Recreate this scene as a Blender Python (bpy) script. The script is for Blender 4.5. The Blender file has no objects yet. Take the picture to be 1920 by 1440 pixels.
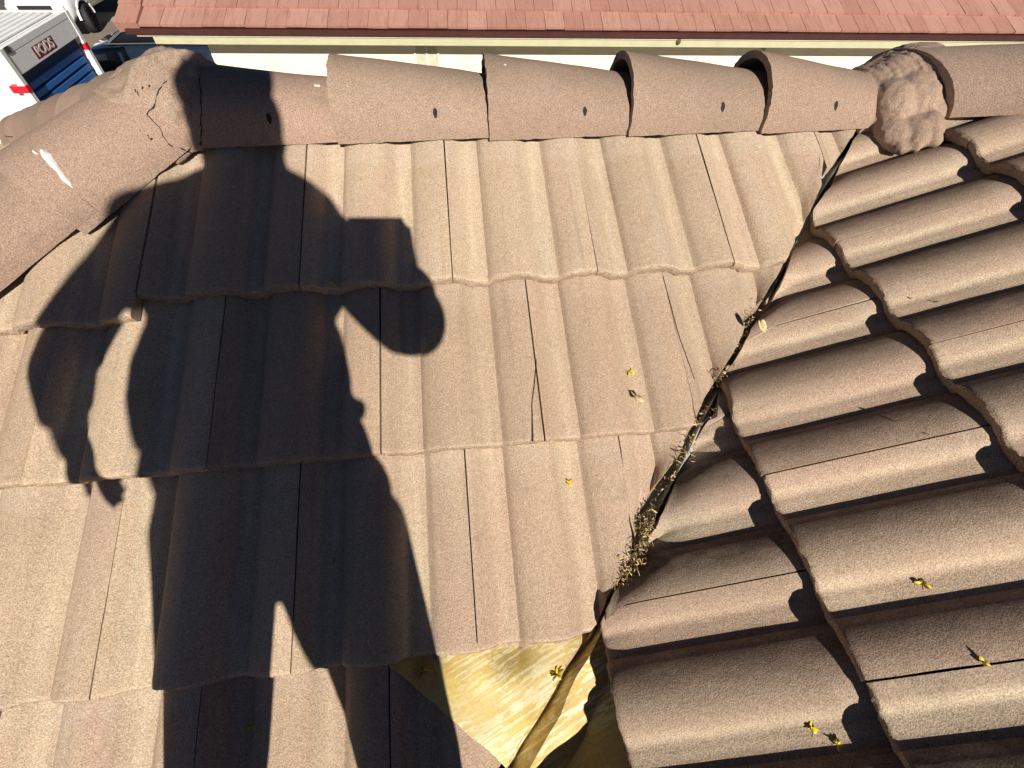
import bpy, bmesh, math, random
from mathutils import Vector, Matrix, noise
random.seed(7)
R = math.radians
scene = bpy.context.scene
COL = scene.collection

# ------------------------------------------------------------------ camera
CAM = Vector((0.63994, -1.20771, 0.43733))
cr = Vector((0.9932812, -0.1131254, 0.0243959))
cu = Vector((0.0743111, 0.7850854, 0.6149136))
cf = Vector((0.0887152, 0.6089692, -0.7882170))
FPX = 853.95
cam = bpy.data.cameras.new('camera'); camo = bpy.data.objects.new('camera', cam); COL.objects.link(camo)
camo.matrix_world = Matrix(((cr.x, cu.x, -cf.x, CAM.x), (cr.y, cu.y, -cf.y, CAM.y), (cr.z, cu.z, -cf.z, CAM.z), (0, 0, 0, 1)))
cam.sensor_fit = 'HORIZONTAL'; cam.sensor_width = 36; cam.lens = FPX / 1920 * 36
cam.clip_start = 0.02; cam.clip_end = 500
scene.camera = camo

def project(P):
    v = P - CAM; z = v.dot(cf)
    if z < 0.02: return None
    return (960 + FPX * v.dot(cr) / z, 720 - FPX * v.dot(cu) / z)

# ------------------------------------------------------------------ light
SUN = Vector((-0.13077, 0.84043, -0.52590))          # direction the light travels
world = bpy.data.worlds.new('World'); scene.world = world; world.use_nodes = True
nt = world.node_tree; nt.nodes.clear()
sky = nt.nodes.new('ShaderNodeTexSky'); sky.sky_type = 'NISHITA'; sky.sun_disc = False
sky.sun_elevation = math.asin(-SUN.z)
sky.sun_rotation = math.atan2(-SUN.x, -SUN.y)
sky.altitude = 600; sky.air_density = 0.32; sky.dust_density = 0.0; sky.ozone_density = 1.5
bg = nt.nodes.new('ShaderNodeBackground'); bg.inputs['Strength'].default_value = 0.05
wo = nt.nodes.new('ShaderNodeOutputWorld')
nt.links.new(sky.outputs[0], bg.inputs[0]); nt.links.new(bg.outputs[0], wo.inputs[0])
sl = bpy.data.lights.new('sun', 'SUN'); sl.energy = 5.0; sl.angle = R(0.55); sl.color = (1.0, 0.95, 0.86)
so = bpy.data.objects.new('sun', sl); COL.objects.link(so)
so.rotation_euler = (-SUN).to_track_quat('Z', 'Y').to_euler()
scene.view_settings.view_transform = 'Standard'; scene.view_settings.look = 'None'
scene.view_settings.exposure = 0.55; scene.view_settings.gamma = 1.0

# ------------------------------------------------------------------ materials
class NM:
    def __init__(s, name, rough=0.9, metal=0.0, spec=0.3):
        s.m = bpy.data.materials.new(name); s.m.use_nodes = True
        s.t = s.m.node_tree; s.b = s.t.nodes['Principled BSDF']
        s.b.inputs['Roughness'].default_value = rough; s.b.inputs['Metallic'].default_value = metal
        s.b.inputs['Specular IOR Level'].default_value = spec
    def n(s, kind, **kw):
        x = s.t.nodes.new('ShaderNode' + kind)
        for k, v in kw.items():
            if k in x.inputs: x.inputs[k].default_value = v
            else: setattr(x, k, v)
        return x
    def l(s, a, b): s.t.links.new(a, b)
    def coords(s, scale=(1, 1, 1), rand=True):
        tc = s.n('TexCoord'); mp = s.n('Mapping'); mp.inputs['Scale'].default_value = scale
        if rand:
            oi = s.n('ObjectInfo'); mu = s.n('Math', operation='MULTIPLY'); mu.inputs[1].default_value = 37.0
            s.l(oi.outputs['Random'], mu.inputs[0])
            ad = s.n('VectorMath', operation='ADD'); s.l(tc.outputs['Object'], ad.inputs[0]); s.l(mu.outputs[0], ad.inputs[1])
            s.l(ad.outputs[0], mp.inputs[0])
        else: s.l(tc.outputs['Object'], mp.inputs[0])
        return mp.outputs[0]
    def noise(s, v, scale, detail=4, rough=0.55):
        x = s.n('TexNoise'); x.inputs['Scale'].default_value = scale; x.inputs['Detail'].default_value = detail
        x.inputs['Roughness'].default_value = rough; s.l(v, x.inputs['Vector']); return x.outputs[0]
    def ramp(s, f, stops):
        x = s.n('ValToRGB'); cr_ = x.color_ramp
        while len(cr_.elements) < len(stops): cr_.elements.new(0.5)
        for e, (p, c) in zip(cr_.elements, stops):
            e.position = p; e.color = (c[0], c[1], c[2], 1) if not isinstance(c, (int, float)) else (c, c, c, 1)
        s.l(f, x.inputs[0]); return x.outputs[0]
    def mix(s, f, a, b, mode='MIX'):
        x = s.n('Mix', data_type='RGBA', blend_type=mode)
        for sock, val in ((x.inputs[0], f), (x.inputs[6], a), (x.inputs[7], b)):
            if isinstance(val, (int, float)): sock.default_value = val
            elif isinstance(val, tuple): sock.default_value = (val[0], val[1], val[2], 1)
            else: s.l(val, sock)
        return x.outputs[2]
    def col(s, c):
        if isinstance(c, tuple): s.b.inputs['Base Color'].default_value = (c[0], c[1], c[2], 1)
        else: s.l(c, s.b.inputs['Base Color'])
    def bump(s, hs):
        prev = None
        for h, st, d in hs:
            x = s.n('Bump'); x.inputs['Strength'].default_value = st; x.inputs['Distance'].default_value = d
            s.l(h, x.inputs['Height'])
            if prev: s.l(prev, x.inputs['Normal'])
            prev = x.outputs[0]
        s.l(prev, s.b.inputs['Normal'])

def concrete(name, c1, c2, bumpk=1.0, streak=True, pale=(0.42, 0.35, 0.28), randamt=0.15, speck=0.58, wear=False, shade_stain=0.0):
    M = NM(name, 0.95, 0, 0.2)
    v = M.coords()
    big = M.noise(v, 5.0, 3)
    c = M.mix(M.ramp(big, [(0.35, 0.0), (0.68, 1.0)]), c1, c2)
    if streak:
        vs = M.coords((34, 2.2, 8))
        st = M.noise(vs, 1.0, 4, 0.6)
        c = M.mix(M.ramp(st, [(0.5, 0.0), (0.78, 0.62)]), c, pale)
        vs2 = M.coords((55, 1.4, 9))
        st2 = M.noise(vs2, 1.3, 3, 0.5)
        c = M.mix(M.ramp(st2, [(0.55, 0.0), (0.8, 0.45)]), c, (c1[0] * 0.62, c1[1] * 0.58, c1[2] * 0.56))
    if wear:
        tc = M.n('TexCoord'); sx = M.n('SeparateXYZ'); M.l(tc.outputs['Object'], sx.inputs[0])
        ma = M.n('Math', operation='MULTIPLY_ADD'); M.l(sx.outputs['Y'], ma.inputs[0]); ma.inputs[1].default_value = 1 / 0.347
        nz = M.n('Math', operation='MULTIPLY'); M.l(M.noise(v, 22, 3), nz.inputs[0]); nz.inputs[1].default_value = 0.22; M.l(nz.outputs[0], ma.inputs[2])
        c = M.mix(M.ramp(ma.outputs[0], [(0.0, 0.0), (0.97, 0.0), (1.13, 0.32)]), c, (0.46, 0.38, 0.30))
        ph = M.n('Math', operation='MULTIPLY_ADD'); M.l(sx.outputs['X'], ph.inputs[0]); ph.inputs[1].default_value = 2 / 0.305; ph.inputs[2].default_value = -0.5
        fr_ = M.n('Math', operation='FRACT'); M.l(ph.outputs[0], fr_.inputs[0])
        band = M.ramp(fr_.outputs[0], [(0.62, 0.0), (0.70, 1.0), (0.76, 0.35), (0.84, 1.0), (0.97, 0.2)])
        wn = M.ramp(M.noise(M.coords((60, 5, 8)), 1.0, 4, 0.6), [(0.35, 0.2), (0.65, 0.8)])
        c = M.mix(M.mix(1.0, band, wn, 'MULTIPLY'), c, (0.53, 0.43, 0.30))
        pk_ = M.ramp(M.noise(M.coords((9, 2.0, 5)), 1.0, 3, 0.5), [(0.52, 0.0), (0.70, 0.6)])
        c = M.mix(pk_, c, (0.40, 0.262, 0.200))
        if shade_stain:
            sm = M.ramp(fr_.outputs[0], [(0.0, 0.95), (0.20, 0.92), (0.46, 0.0), (0.88, 0.0), (1.0, 0.8)])  # shade of the far hump flanks painted dark, with ragged stain
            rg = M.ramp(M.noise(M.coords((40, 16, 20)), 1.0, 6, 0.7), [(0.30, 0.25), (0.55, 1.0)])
            c = M.mix(M.mix(1.0, sm, rg, 'MULTIPLY'), c, tuple(shade_stain * q for q in (0.16, 0.115, 0.09)))
    oi = M.n('ObjectInfo')
    hs = M.n('HueSaturation'); M.l(c, hs.inputs['Color'])
    mr = M.n('MapRange'); mr.inputs[3].default_value = 1 - randamt; mr.inputs[4].default_value = 1 + randamt * 0.7
    M.l(oi.outputs['Random'], mr.inputs[0]); M.l(mr.outputs[0], hs.inputs['Value'])
    c = hs.outputs[0]
    m7 = M.n('Math', operation='MULTIPLY'); M.l(oi.outputs['Random'], m7.inputs[0]); m7.inputs[1].default_value = 7.31
    f7 = M.n('Math', operation='FRACT'); M.l(m7.outputs[0], f7.inputs[0])
    c = M.mix(M.ramp(f7.outputs[0], [(0.25, 0.0), (1.0, 0.5)]), c, (c1[0] * 1.06, c1[1] * 0.93, c1[2] * 0.95))
    lich = M.noise(v, 13.0, 6, 0.7)
    c = M.mix(M.ramp(lich, [(0.60, 0.0), (0.72, 0.35)]), c, (c1[0] * 0.60, c1[1] * 0.60, c1[2] * 0.62))
    g1 = M.noise(v, 450.0, 3, 0.7)
    c = M.mix(speck, c, M.ramp(g1, [(0.36, 0.42), (0.5, 1.0), (0.66, 1.75)]), 'MULTIPLY')
    g2 = M.noise(v, 95.0, 4, 0.75)
    c = M.mix(0.16, c, M.ramp(g2, [(0.35, 0.6), (0.6, 1.25)]), 'MULTIPLY')
    vo = M.n('TexVoronoi'); vo.inputs['Scale'].default_value = 120; M.l(v, vo.inputs['Vector'])
    c = M.mix(M.ramp(vo.outputs['Distance'], [(0.07, 0.75), (0.13, 0.0)]), c, (c1[0] * 0.35, c1[1] * 0.3, c1[2] * 0.28))
    M.col(c)
    M.bump([(g2, 0.42 * bumpk, 0.0020), (g1, 0.95 * bumpk, 0.0014)])
    return M.m

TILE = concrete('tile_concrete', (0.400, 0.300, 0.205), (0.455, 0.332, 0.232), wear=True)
TILER = concrete('shade_stained_tile_concrete', (0.315, 0.238, 0.168), (0.365, 0.270, 0.195), wear=True, shade_stain=0.8, randamt=0.16)  # right slope copy: dimmer light and flank shade put into the colour, plus stain
CAPM = concrete('cap_concrete', (0.285, 0.202, 0.148), (0.325, 0.229, 0.170), 1.0, False)
EDGE = concrete('tile_edge_concrete', (0.36, 0.265, 0.185), (0.45, 0.335, 0.235), 2.6, False, speck=0.8)
MORT = concrete('mortar', (0.335, 0.242, 0.178), (0.39, 0.285, 0.212), 1.9, False, speck=0.6)
def plain(name, c, rough=0.8, metal=0.0, spec=0.4, nz=0.12, ns=20.0, coat=0.0):
    M = NM(name, rough, metal, spec); v = M.coords(rand=False)
    f = M.noise(v, ns, 4)
    M.col(M.mix(M.ramp(f, [(0.3, 0.0), (0.7, 1.0)]), tuple(x * (1 - nz) for x in c), tuple(min(1, x * (1 + nz)) for x in c)))
    if coat: M.b.inputs['Coat Weight'].default_value = coat
    return M.m
DARK = plain('dark_void', (0.02, 0.017, 0.015), 1.0)
FELT = plain('roofing_felt', (0.03, 0.028, 0.027), 1.0)
WHITEP = plain('white_paint', (0.62, 0.60, 0.55), 0.7, nz=0.1, ns=60)
def flashing_mat():
    M = NM('painted_flashing', 0.42, 0.0, 0.5); v = M.coords(rand=False)
    rot = M.n('Mapping'); rot.inputs['Rotation'].default_value = (0, 0, R(-22)); M.l(v, rot.inputs[0])
    mp = M.n('Mapping'); mp.inputs['Scale'].default_value = (7, 190, 7); M.l(rot.outputs[0], mp.inputs[0])
    wob = M.noise(v, 7, 3)
    ad = M.n('VectorMath', operation='ADD'); sc = M.n('VectorMath', operation='SCALE'); sc.inputs['Scale'].default_value = 6
    M.l(wob, sc.inputs[0]); M.l(mp.outputs[0], ad.inputs[0]); M.l(sc.outputs[0], ad.inputs[1])
    st = M.noise(ad.outputs[0], 1.0, 5, 0.65)
    pat = M.noise(v, 9, 3)
    c = M.mix(M.ramp(pat, [(0.35, 0.0), (0.65, 1.0)]), (0.56, 0.385, 0.085), (0.44, 0.33, 0.14))
    msk = M.mix(1.0, M.ramp(st, [(0.51, 0.0), (0.55, 1.0)]), M.ramp(M.noise(v, 6.3, 3), [(0.38, 0.15), (0.6, 1.0)]), 'MULTIPLY')
    c = M.mix(msk, c, (0.70, 0.64, 0.44))
    fine = M.noise(v, 180, 3)
    c = M.mix(0.3, c, M.ramp(fine, [(0.35, 0.6), (0.6, 1.15)]), 'MULTIPLY')
    M.col(c); M.bump([(st, 0.3, 0.0008)])
    return M.m
FLASH = flashing_mat()
GALV = plain('galvanised_metal', (0.50, 0.50, 0.48), 0.45, 0.35, nz=0.25, ns=40)

# ------------------------------------------------------------------ helpers
def link(o, parent=None):
    COL.objects.link(o)
    if parent is not None: o.parent = parent
    return o
def thing(name, label, cat, loc=(0, 0, 0), rotz=0.0, group=None):
    o = bpy.data.objects.new(name, None); o.empty_display_size = 0.1; link(o)
    o.location = loc; o.rotation_euler = (0, 0, rotz)
    o['label'] = label; o['category'] = cat
    if group: o['group'] = group
    return o
def tag(o, label, cat, group=None, kind=None):
    o['label'] = label; o['category'] = cat
    if group: o['group'] = group
    if kind: o['kind'] = kind
    return o
def finish(name, bm, mats, parent=None, M=None, smooth=False):
    me = bpy.data.meshes.new(name)
    bmesh.ops.recalc_face_normals(bm, faces=bm.faces[:])
    bm.to_mesh(me); bm.free()
    if not isinstance(mats, (list, tuple)): mats = [mats]
    for m in mats: me.materials.append(m)
    if smooth:
        me.shade_smooth()
        try: me.set_sharp_from_angle(angle=R(40))
        except Exception: pass
    o = bpy.data.objects.new(name, me); link(o, parent)
    if M is not None:
        if parent is not None:
            o.matrix_local = Matrix.Translation(-Vector(parent.location)) @ M
        else: o.matrix_world = M
    return o
def add_box(bm, c, s, bev=0.0, rot=None, mat=0):
    M = Matrix.Translation(Vector(c))
    if rot is not None: M = M @ rot
    M = M @ Matrix.Diagonal((s[0], s[1], s[2], 1))
    r = bmesh.ops.create_cube(bm, size=1.0, matrix=M)
    fs = set(f for v in r['verts'] for f in v.link_faces)
    for f in fs: f.material_index = mat
    if bev > 0:
        es = list(set(e for v in r['verts'] for e in v.link_edges))
        bmesh.ops.bevel(bm, geom=es, offset=bev, segments=2, profile=0.5, affect='EDGES')
def add_prism(bm, pts, axis, a, b, mat=0):
    # pts: 2D outline; axis 'x','y','z' is the extrusion axis from a to b
    def P(p, t):
        return {'x': (t, p[0], p[1]), 'y': (p[0], t, p[1]), 'z': (p[0], p[1], t)}[axis]
    va = [bm.verts.new(P(p, a)) for p in pts]; vb = [bm.verts.new(P(p, b)) for p in pts]
    n = len(pts); fs = []
    for i in range(n): fs.append(bm.faces.new((va[i], va[(i + 1) % n], vb[(i + 1) % n], vb[i])))
    fs.append(bm.faces.new(va)); fs.append(bm.faces.new(vb[::-1]))
    for f in fs: f.material_index = mat
def add_tube(bm, pts, radii, seg=8, mat=0):
    rings = []
    for i, p in enumerate(pts):
        p = Vector(p)
        d = (Vector(pts[min(i + 1, len(pts) - 1)]) - Vector(pts[max(i - 1, 0)])).normalized()
        a = d.orthogonal().normalized(); b = d.cross(a)
        r = radii[i] if isinstance(radii, (list, tuple)) else radii
        rings.append([bm.verts.new(p + a * (r * math.cos(2 * math.pi * k / seg)) + b * (r * math.sin(2 * math.pi * k / seg))) for k in range(seg)])
    for A, B in zip(rings, rings[1:]):
        for k in range(seg):
            f = bm.faces.new((A[k], A[(k + 1) % seg], B[(k + 1) % seg], B[k])); f.material_index = mat
    for q in (rings[0], rings[-1]):
        f = bm.faces.new(q); f.material_index = mat
def interp(poly, t):
    # poly sorted by descending first value
    if t >= poly[0][0]: return poly[0][1]
    for (a, va), (b, vb) in zip(poly, poly[1:]):
        if b <= t <= a: return va + (vb - va) * (a - t) / max(1e-6, a - b)
    return poly[-1][1]

# ------------------------------------------------------------------ roof frames
TH = 0.4142057; S, Cc, T = math.sin(TH), math.cos(TH), math.tan(TH)
W, L = 0.305, 0.346946
XV, XH = 1.83325, 0.03
class Frame:
    def __init__(s, O, U, V, N): s.O, s.U, s.V, s.N = Vector(O), Vector(U), Vector(V), Vector(N)
    def P(s, u, v, n=0.0): return s.O + s.U * u + s.V * v + s.N * n
    def M(s, u, v, n=0.0, rot=0.0):
        o = s.P(u, v, n); U, Y, N = s.U, -s.V, s.N
        return Matrix(((U.x, Y.x, N.x, o.x), (U.y, Y.y, N.y, o.y), (U.z, Y.z, N.z, o.z), (0, 0, 0, 1))) @ Matrix.Rotation(rot, 4, 'Z')
FC = Frame((0, 0, 0), (1, 0, 0), (0, -Cc, -S), (0, -S, Cc))
FR = Frame((XV, 0, 0), (0, -1, 0), (-Cc, 0, -S), (-S, 0, Cc))
FL = Frame((XH, 0, 0), (0, -1, 0), (-Cc, 0, -S), (-S, 0, Cc))
GROUND = -5.35

CL = [(1.476, 1.754), (1.258, 1.745), (1.229, 1.762), (1.178, 1.771), (1.052, 1.787), (1.011, 1.777), (0.979, 1.791), (0.891, 1.801), (0.792, 1.801), (0.685, 1.783), (0.659, 1.806), (0.557, 1.818), (0.407, 1.817), (0.352, 1.822), (0.236, 1.844), (0.11, 1.832), (0.011, 1.84), (-0.017, 1.868), (-0.093, 1.885), (-0.175, 1.882), (-0.227, 1.898), (-0.259, 1.893), (-0.5, 1.885), (-1.2, 1.87)]
RL = [(1.527, 1.765), (1.334, 1.786), (1.281, 1.791), (1.19, 1.784), (1.102, 1.786), (0.868, 1.824), (0.811, 1.829), (0.729, 1.828), (0.647, 1.823), (0.571, 1.834), (0.493, 1.829), (0.366, 1.876), (0.348, 1.858), (0.276, 1.867), (0.186, 1.873), (0.044, 1.892), (0.01, 1.893), (-0.088, 1.90), (-0.161, 1.889), (-0.197, 1.896), (-0.5, 1.95), (-1.2, 1.99)]
RIB = [(1.62, 1.765), (1.275, 1.772), (1.057, 1.795), (0.785, 1.824), (0.578, 1.832), (0.379, 1.846), (0.265, 1.860), (0.016, 1.882), (-0.12, 1.890), (-0.177, 1.894), (-0.229, 1.914), (-0.308, 1.922), (-0.353, 1.920), (-0.397, 1.926), (-0.44, 1.936), (-0.49, 1.936), (-0.561, 1.939), (-1.3, 1.945)]

house = thing('tiled_house', 'house in the foreground under a hip and valley roof of brown concrete S tiles', 'house', (0.6, -1.0, GROUND))

HP = 0.0265
def prof(phi):
    ps = (phi - 0.25) % 0.5
    if ps >= 0.372: return 0.0025 * max(0.0, 1 - (ps - 0.372) / 0.10)
    t = ps / 0.372
    if t < 0.58: return 0.0065 * min(1.0, t / 0.035) + (HP - 0.0065) * (1 - (1 - t / 0.58) ** 2.2)
    k = (t - 0.58) / 0.42
    return 0.0025 + (HP - 0.0025) * (1 - k ** 2.2)

SINK = set()
def build_tile(bm, fr, u0, vb, M, seed, planes, edge=None, width=W, world=False, chips=()):
    rnd = random.Random(seed)
    nu = 62
    us = [0.0012 + (width - 0.0024) * i / nu for i in range(nu + 1)]
    ov = 0.062
    vs = [-(L + ov)] + [-(L) + (L - 0.012) * k / 14 for k in range(15)] + [-0.007, -0.003]
    edgev = []
    def wob(u, k, amp): return noise.noise(Vector((u * 90, seed * 3.7, k * 5.1))) * amp
    rows = []
    so = Vector((seed * 7.31, seed * 1.7, 0))
    for v in vs:
        base = 0.03 * (v + L) / L
        row = []
        for u in us:
            n = base + prof(u / W) - HP
            if v == -0.003: n -= 0.0012
            n += noise.noise(Vector((u * 14, v * 9, seed))) * 0.0012
            nz = wob(u, 1, 0.0016) if v > -0.008 else 0
            row.append(bm.verts.new((u, -(v) + nz, n)))
        rows.append(row)
    # butt face rows
    for k, (dv, dn) in enumerate(((0.0, -0.0045), (0.0008, -0.012), (0.0002, -0.020), (-0.002, -0.0262))):
        row = []
        for u in us:
            n = 0.03 + prof(u / W) - HP + dn
            row.append(bm.verts.new((u, -dv + wob(u, 2 + k, 0.0032) + 0.0008 * rnd.uniform(-1, 1), n + 0.0008 * rnd.uniform(-1, 1))))
        rows.append(row)
    # underside
    for v in (-0.05, -L * 0.5, -L, -(L + ov)):
        base = 0.03 * (v + L) / L
        t = 0.022
        row = [bm.verts.new((u, -v, base + prof(u / W) - HP - t)) for u in us]
        rows.append(row)
    nr = len(rows); nb0 = len(vs) - 1
    for r in range(nr):
        A = rows[r]; B = rows[(r + 1) % nr]
        for i in range(nu):
            f = bm.faces.new((A[i], A[i + 1], B[i + 1], B[i]))
            f.smooth = True
            if nb0 <= r <= nb0 + 4: f.material_index = 1
    for i in (0, nu):
        try:
            f = bm.faces.new([rows[r][i] for r in range(nr)])
            bmesh.ops.triangulate(bm, faces=[f])
        except Exception: pass
    Mi = M.inverted(); R3 = Mi.to_3x3()
    for co, no in planes:
        if not bm.faces: break
        g = bm.verts[:] + bm.edges[:] + bm.faces[:]
        r = bmesh.ops.bisect_plane(bm, geom=g, dist=1e-5, plane_co=Mi @ Vector(co), plane_no=(R3 @ Vector(no)).normalized(), clear_outer=True)
        cut = [x for x in r['geom_cut'] if isinstance(x, bmesh.types.BMEdge) and x.is_valid]
        if cut and bm.faces:
            bmesh.ops.holes_fill(bm, edges=[e for e in bm.edges if e.is_boundary], sides=0)
    if not bm.faces: return False
    if edge:
        side, poly, k = edge          # side +1: keep s<poly (centre slope); -1: keep s>poly (right slope)
        for v in bm.verts:
            w = M @ v.co; s_ = w.x - w.y; t_ = w.x + w.y
            tgt = interp(poly, t_) + noise.noise(w * 60) * 0.003
            D = 0.03
            if side < 0 and seed in SINK and s_ < tgt + 0.07:
                w = w - Vector((0, 0, 0.015 * (1 - max(0, s_ - tgt) / 0.07) ** 1.5)); v.co = Mi @ w
            if side > 0 and s_ > tgt - D:
                ns = (tgt - D) + (s_ - (tgt - D)) * (D / max(1e-4, k - (tgt - D)))
            elif side < 0 and s_ < tgt + D:
                ns = (tgt + D) - ((tgt + D) - s_) * (D / max(1e-4, (tgt + D) - k))
            else: continue
            d = (ns - s_) / 2
            v.co = Mi @ (w + Vector((d, -d, d * T * (0 if side > 0 else 1) - d * T * (1 if side > 0 else 0))))
    return True

tile_count = [0]; r_valley_ = None
field = bmesh.new()
def in_view(fr, u, vb):
    n = 0
    for a in (0, 0.5, 1):
        for b in (0.0, -0.5, -1):
            q = project(fr.P(u + a * W, vb + b * L, 0.02))
            if q and -10 < q[0] < 1930 and -10 < q[1] < 1450: n += 1
    return n > 0
def tile(fr, u0, vb, seed, planes, edge=None, dn=0.0, rot=0.0, label=None, extra=None, force=None, decor=None):
    rnd = random.Random(seed * 13 + 5)
    M = fr.M(u0 + rnd.uniform(-0.0008, 0.0008), vb + rnd.uniform(-0.002, 0.002), dn + rnd.uniform(-0.0012, 0.0012), rot + rnd.uniform(-0.004, 0.004))
    bm = bmesh.new()
    if edge:
        cs_ = [fr.P(u0 + a * W, vb - b * L) for a in (0, 1) for b in (0, 1.2)]
        t0_, t1_ = min(c.x + c.y for c in cs_), max(c.x + c.y for c in cs_)
        # the part of the valley edge this tile meets
        vals = []
        for j in range(25):
            for k_ in range(13):
                c = fr.P(u0 + W * j / 24, vb - 1.18 * L * k_ / 12); s_, t_ = c.x - c.y, c.x + c.y
                if abs(s_ - interp(edge[1], t_)) < 0.03: vals.append(interp(edge[1], t_))
        if vals:
            kk = max(vals) + 0.004 if edge[0] > 0 else min(vals) - 0.004
        else: kk = edge[2]
        edge = (edge[0], edge[1], kk)
        planes = [p for p in planes if p is not valley_cut and p is not r_valley_] + [((kk, 0, 0), (1, -1, 0) if edge[0] > 0 else (-1, 1, 0))]
    ok = build_tile(bm, fr, u0, vb, M, seed, planes + (extra or []), edge)
    if not ok: bm.free(); return None
    vis = False
    for v in bm.verts:
        q = project(M @ v.co)
        if q and 0 < q[0] < 1920 and 0 < q[1] < 1440: vis = True; break
    if decor: decor(bm, M)
    if vis:
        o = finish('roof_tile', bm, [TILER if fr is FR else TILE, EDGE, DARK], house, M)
        o.data.shade_smooth()
        try: o.data.set_sharp_from_angle(angle=R(38))
        except Exception: pass
        if label: o['label'] = label
        tile_count[0] += 1
        return o
    bm.transform(M)
    me = bpy.data.meshes.new('tmp'); bm.to_mesh(me); bm.free(); field.from_mesh(me); bpy.data.meshes.remove(me)
    return None

def crack(pts, wd=0.0011):
    # thin dark broken line following the tile top; pts in tile local (u, y=-v upslope)
    def f(bm, M):
        fine = []
        for (a, b) in zip(pts, pts[1:]):
            k = max(2, int((Vector(b[:2]) - Vector(a[:2])).length / 0.008))
            for j in range(k):
                t = j / k; fine.append((a[0] + (b[0] - a[0]) * t, a[1] + (b[1] - a[1]) * t, a[2] + (b[2] - a[2]) * t))
        fine.append(pts[-1])
        prev = None
        for j, (u, y, w) in enumerate(fine):
            u += 0.0009 * noise.noise(Vector((u * 50, y * 190, 3)))
            n = 0.03 * (L - y) / L + prof(u / W) - HP + noise.noise(Vector((u * 14, -y * 9, 0))) * 0 + 0.0016
            q = [bm.verts.new((u - w / 2, y, n)), bm.verts.new((u + w / 2, y, n)), bm.verts.new((u + w / 2, y, n - 0.004)), bm.verts.new((u - w / 2, y, n - 0.004))]
            if prev:
                for a in range(4):
                    ff = bm.faces.new((prev[a], prev[(a + 1) % 4], q[(a + 1) % 4], q[a])); ff.material_index = 2
            prev = q
    return f

# centre slope
x0, v0 = 0.007956, 0.136967
seed = 1
KC = 1.93
ridge_cut = ((0, -0.03, 0), (0, 1, 0))
hip_cut = ((XH + 0.02, 0, 0), (-1, 1, 0))           # remove x-y < XH
valley_cut = ((KC, 0, 0), (1, -1, 0))
A4, B4 = Vector((0.452, -1.076, 0)), Vector((0.643, -1.239, 0))
d4 = (B4 - A4).normalized()
br_cut = (A4, (-d4.y, d4.x, 0))
for m in range(1, 9):
    off = 0.0 if m % 2 == 1 else 0.5
    for i in range(-7, 7):
        u0 = x0 + (i + off) * W; vb = v0 + m * L
        seed += 1
        pl = [ridge_cut, hip_cut, valley_cut]; ex = []; lab = None; dec = None; dn = 0.0; rot = 0.0
        if m == 1 and i in (-1, -2):
            vb += 0.05 if i == -1 else 0.035; dn = 0.004; rot = 0.012 if i == -1 else 0.0; lab = 'slipped tile hanging lower than its row' if i == -1 else None; dn = 0.004 if i == -1 else 0.0
        if m == 0: pl = pl[:]
        if m == 2 and i == 2:
            lab = 'tile with a crack curving down its left edge'
            dec = crack([(0.003, 0.165, 0.0006), (-0.004, 0.13, 0.001), (-0.017, 0.075, 0.0012), (-0.024, 0.0, 0.003)])
        if m == 2 and i == 1:
            dec = None
        if m == 2 and i == 3:
            dec = crack([(0.0, 0.34, 0.0012), (0.004, 0.20, 0.001), (0.018, 0.10, 0.0008)])
        tile(FC, u0, vb, seed, pl, (1, CL, KC), dn, rot, lab, ex, None, dec)
# right slope
yr0, wA = -0.440326, -0.402963
vA = -wA
KR = 1.72
r_valley = ((KR, 0, 0), (-1, 1, 0)); r_valley_ = r_valley
r_hip = ((1.80, 0, 0), (1, 1, 0))
r_ridge = ((3.2, 0, 0), (1, 0, 0))
for e in range(-4, 4):
    vb = vA + e * L
    off = 0.0 if e % 2 == 0 else 0.5
    for k in range(-4, 7):
        u0 = -yr0 + (k + off) * W
        seed += 1
        lab = None
        if e == 2 and k in (1, 2): SINK.add(seed)
        tile(FR, u0, vb, seed, [r_valley, r_hip, r_ridge], (-1, RL, KR), -0.008 if e == 2 and k in (1, 2) else 0, 0, lab, [((0, -1.36, 0), (0, 1, 0))] if e == 3 else None)
# left slope (seen grazing past the hip)
l_hf = ((XH - 0.02, 0, 0), (1, -1, 0)); l_hb = ((XH - 0.02, 0, 0), (1, 1, 0))
for e in range(0, 7):
    vb = 0.12 + e * L
    off = 0.5 if e % 2 else 0.0
    for k in range(-7, 7):
        seed += 1
        tile(FL, 0.1 + (k + off) * W, vb, seed, [l_hf, l_hb])
fo = finish('tile_field', field, [TILE, EDGE, DARK], house, Matrix.Identity(4)); fo['kind'] = 'stuff'
fo['label'] = 'rest of the brown roof tiles further down the slopes'
fo.data.shade_smooth()
try: fo.data.set_sharp_from_angle(angle=R(38))
except Exception: pass
print('tiles in view', tile_count[0])

# deck under the tiles: one folded sheet plus solid below
def zc(x, y, n): return y * T + n / Cc
def zr(x, y, n): return (x - XV) * T + n / Cc
bm = bmesh.new()
def quad(ps, mat=0):
    f = bm.faces.new([bm.verts.new(p) for p in ps]); f.material_index = mat
NB, NR = -0.056, -0.092
xd = XV + (NB - NR) / Cc / T
def PC(x, y): return (x, y, zc(x, y, NB))
def PR(x, y): return (x, y, zr(x, y, NR))
yE = -2.75
# centre plane : hip front, ridge, valley
quad([PC(XH, 0), PC(xd, 0), PC(xd + yE, yE), PC(XH + yE, yE)])
quad([PC(xd, 0), PR(3.3, 0), PR(3.3, yE), PR(xd + yE, yE)])
quad([(XH, 0, NB / Cc), (XH + yE, yE, zc(0, yE, NB)), (XH + yE, -yE, zc(0, yE, NB)), (XH, 0.001, NB / Cc)])
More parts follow.
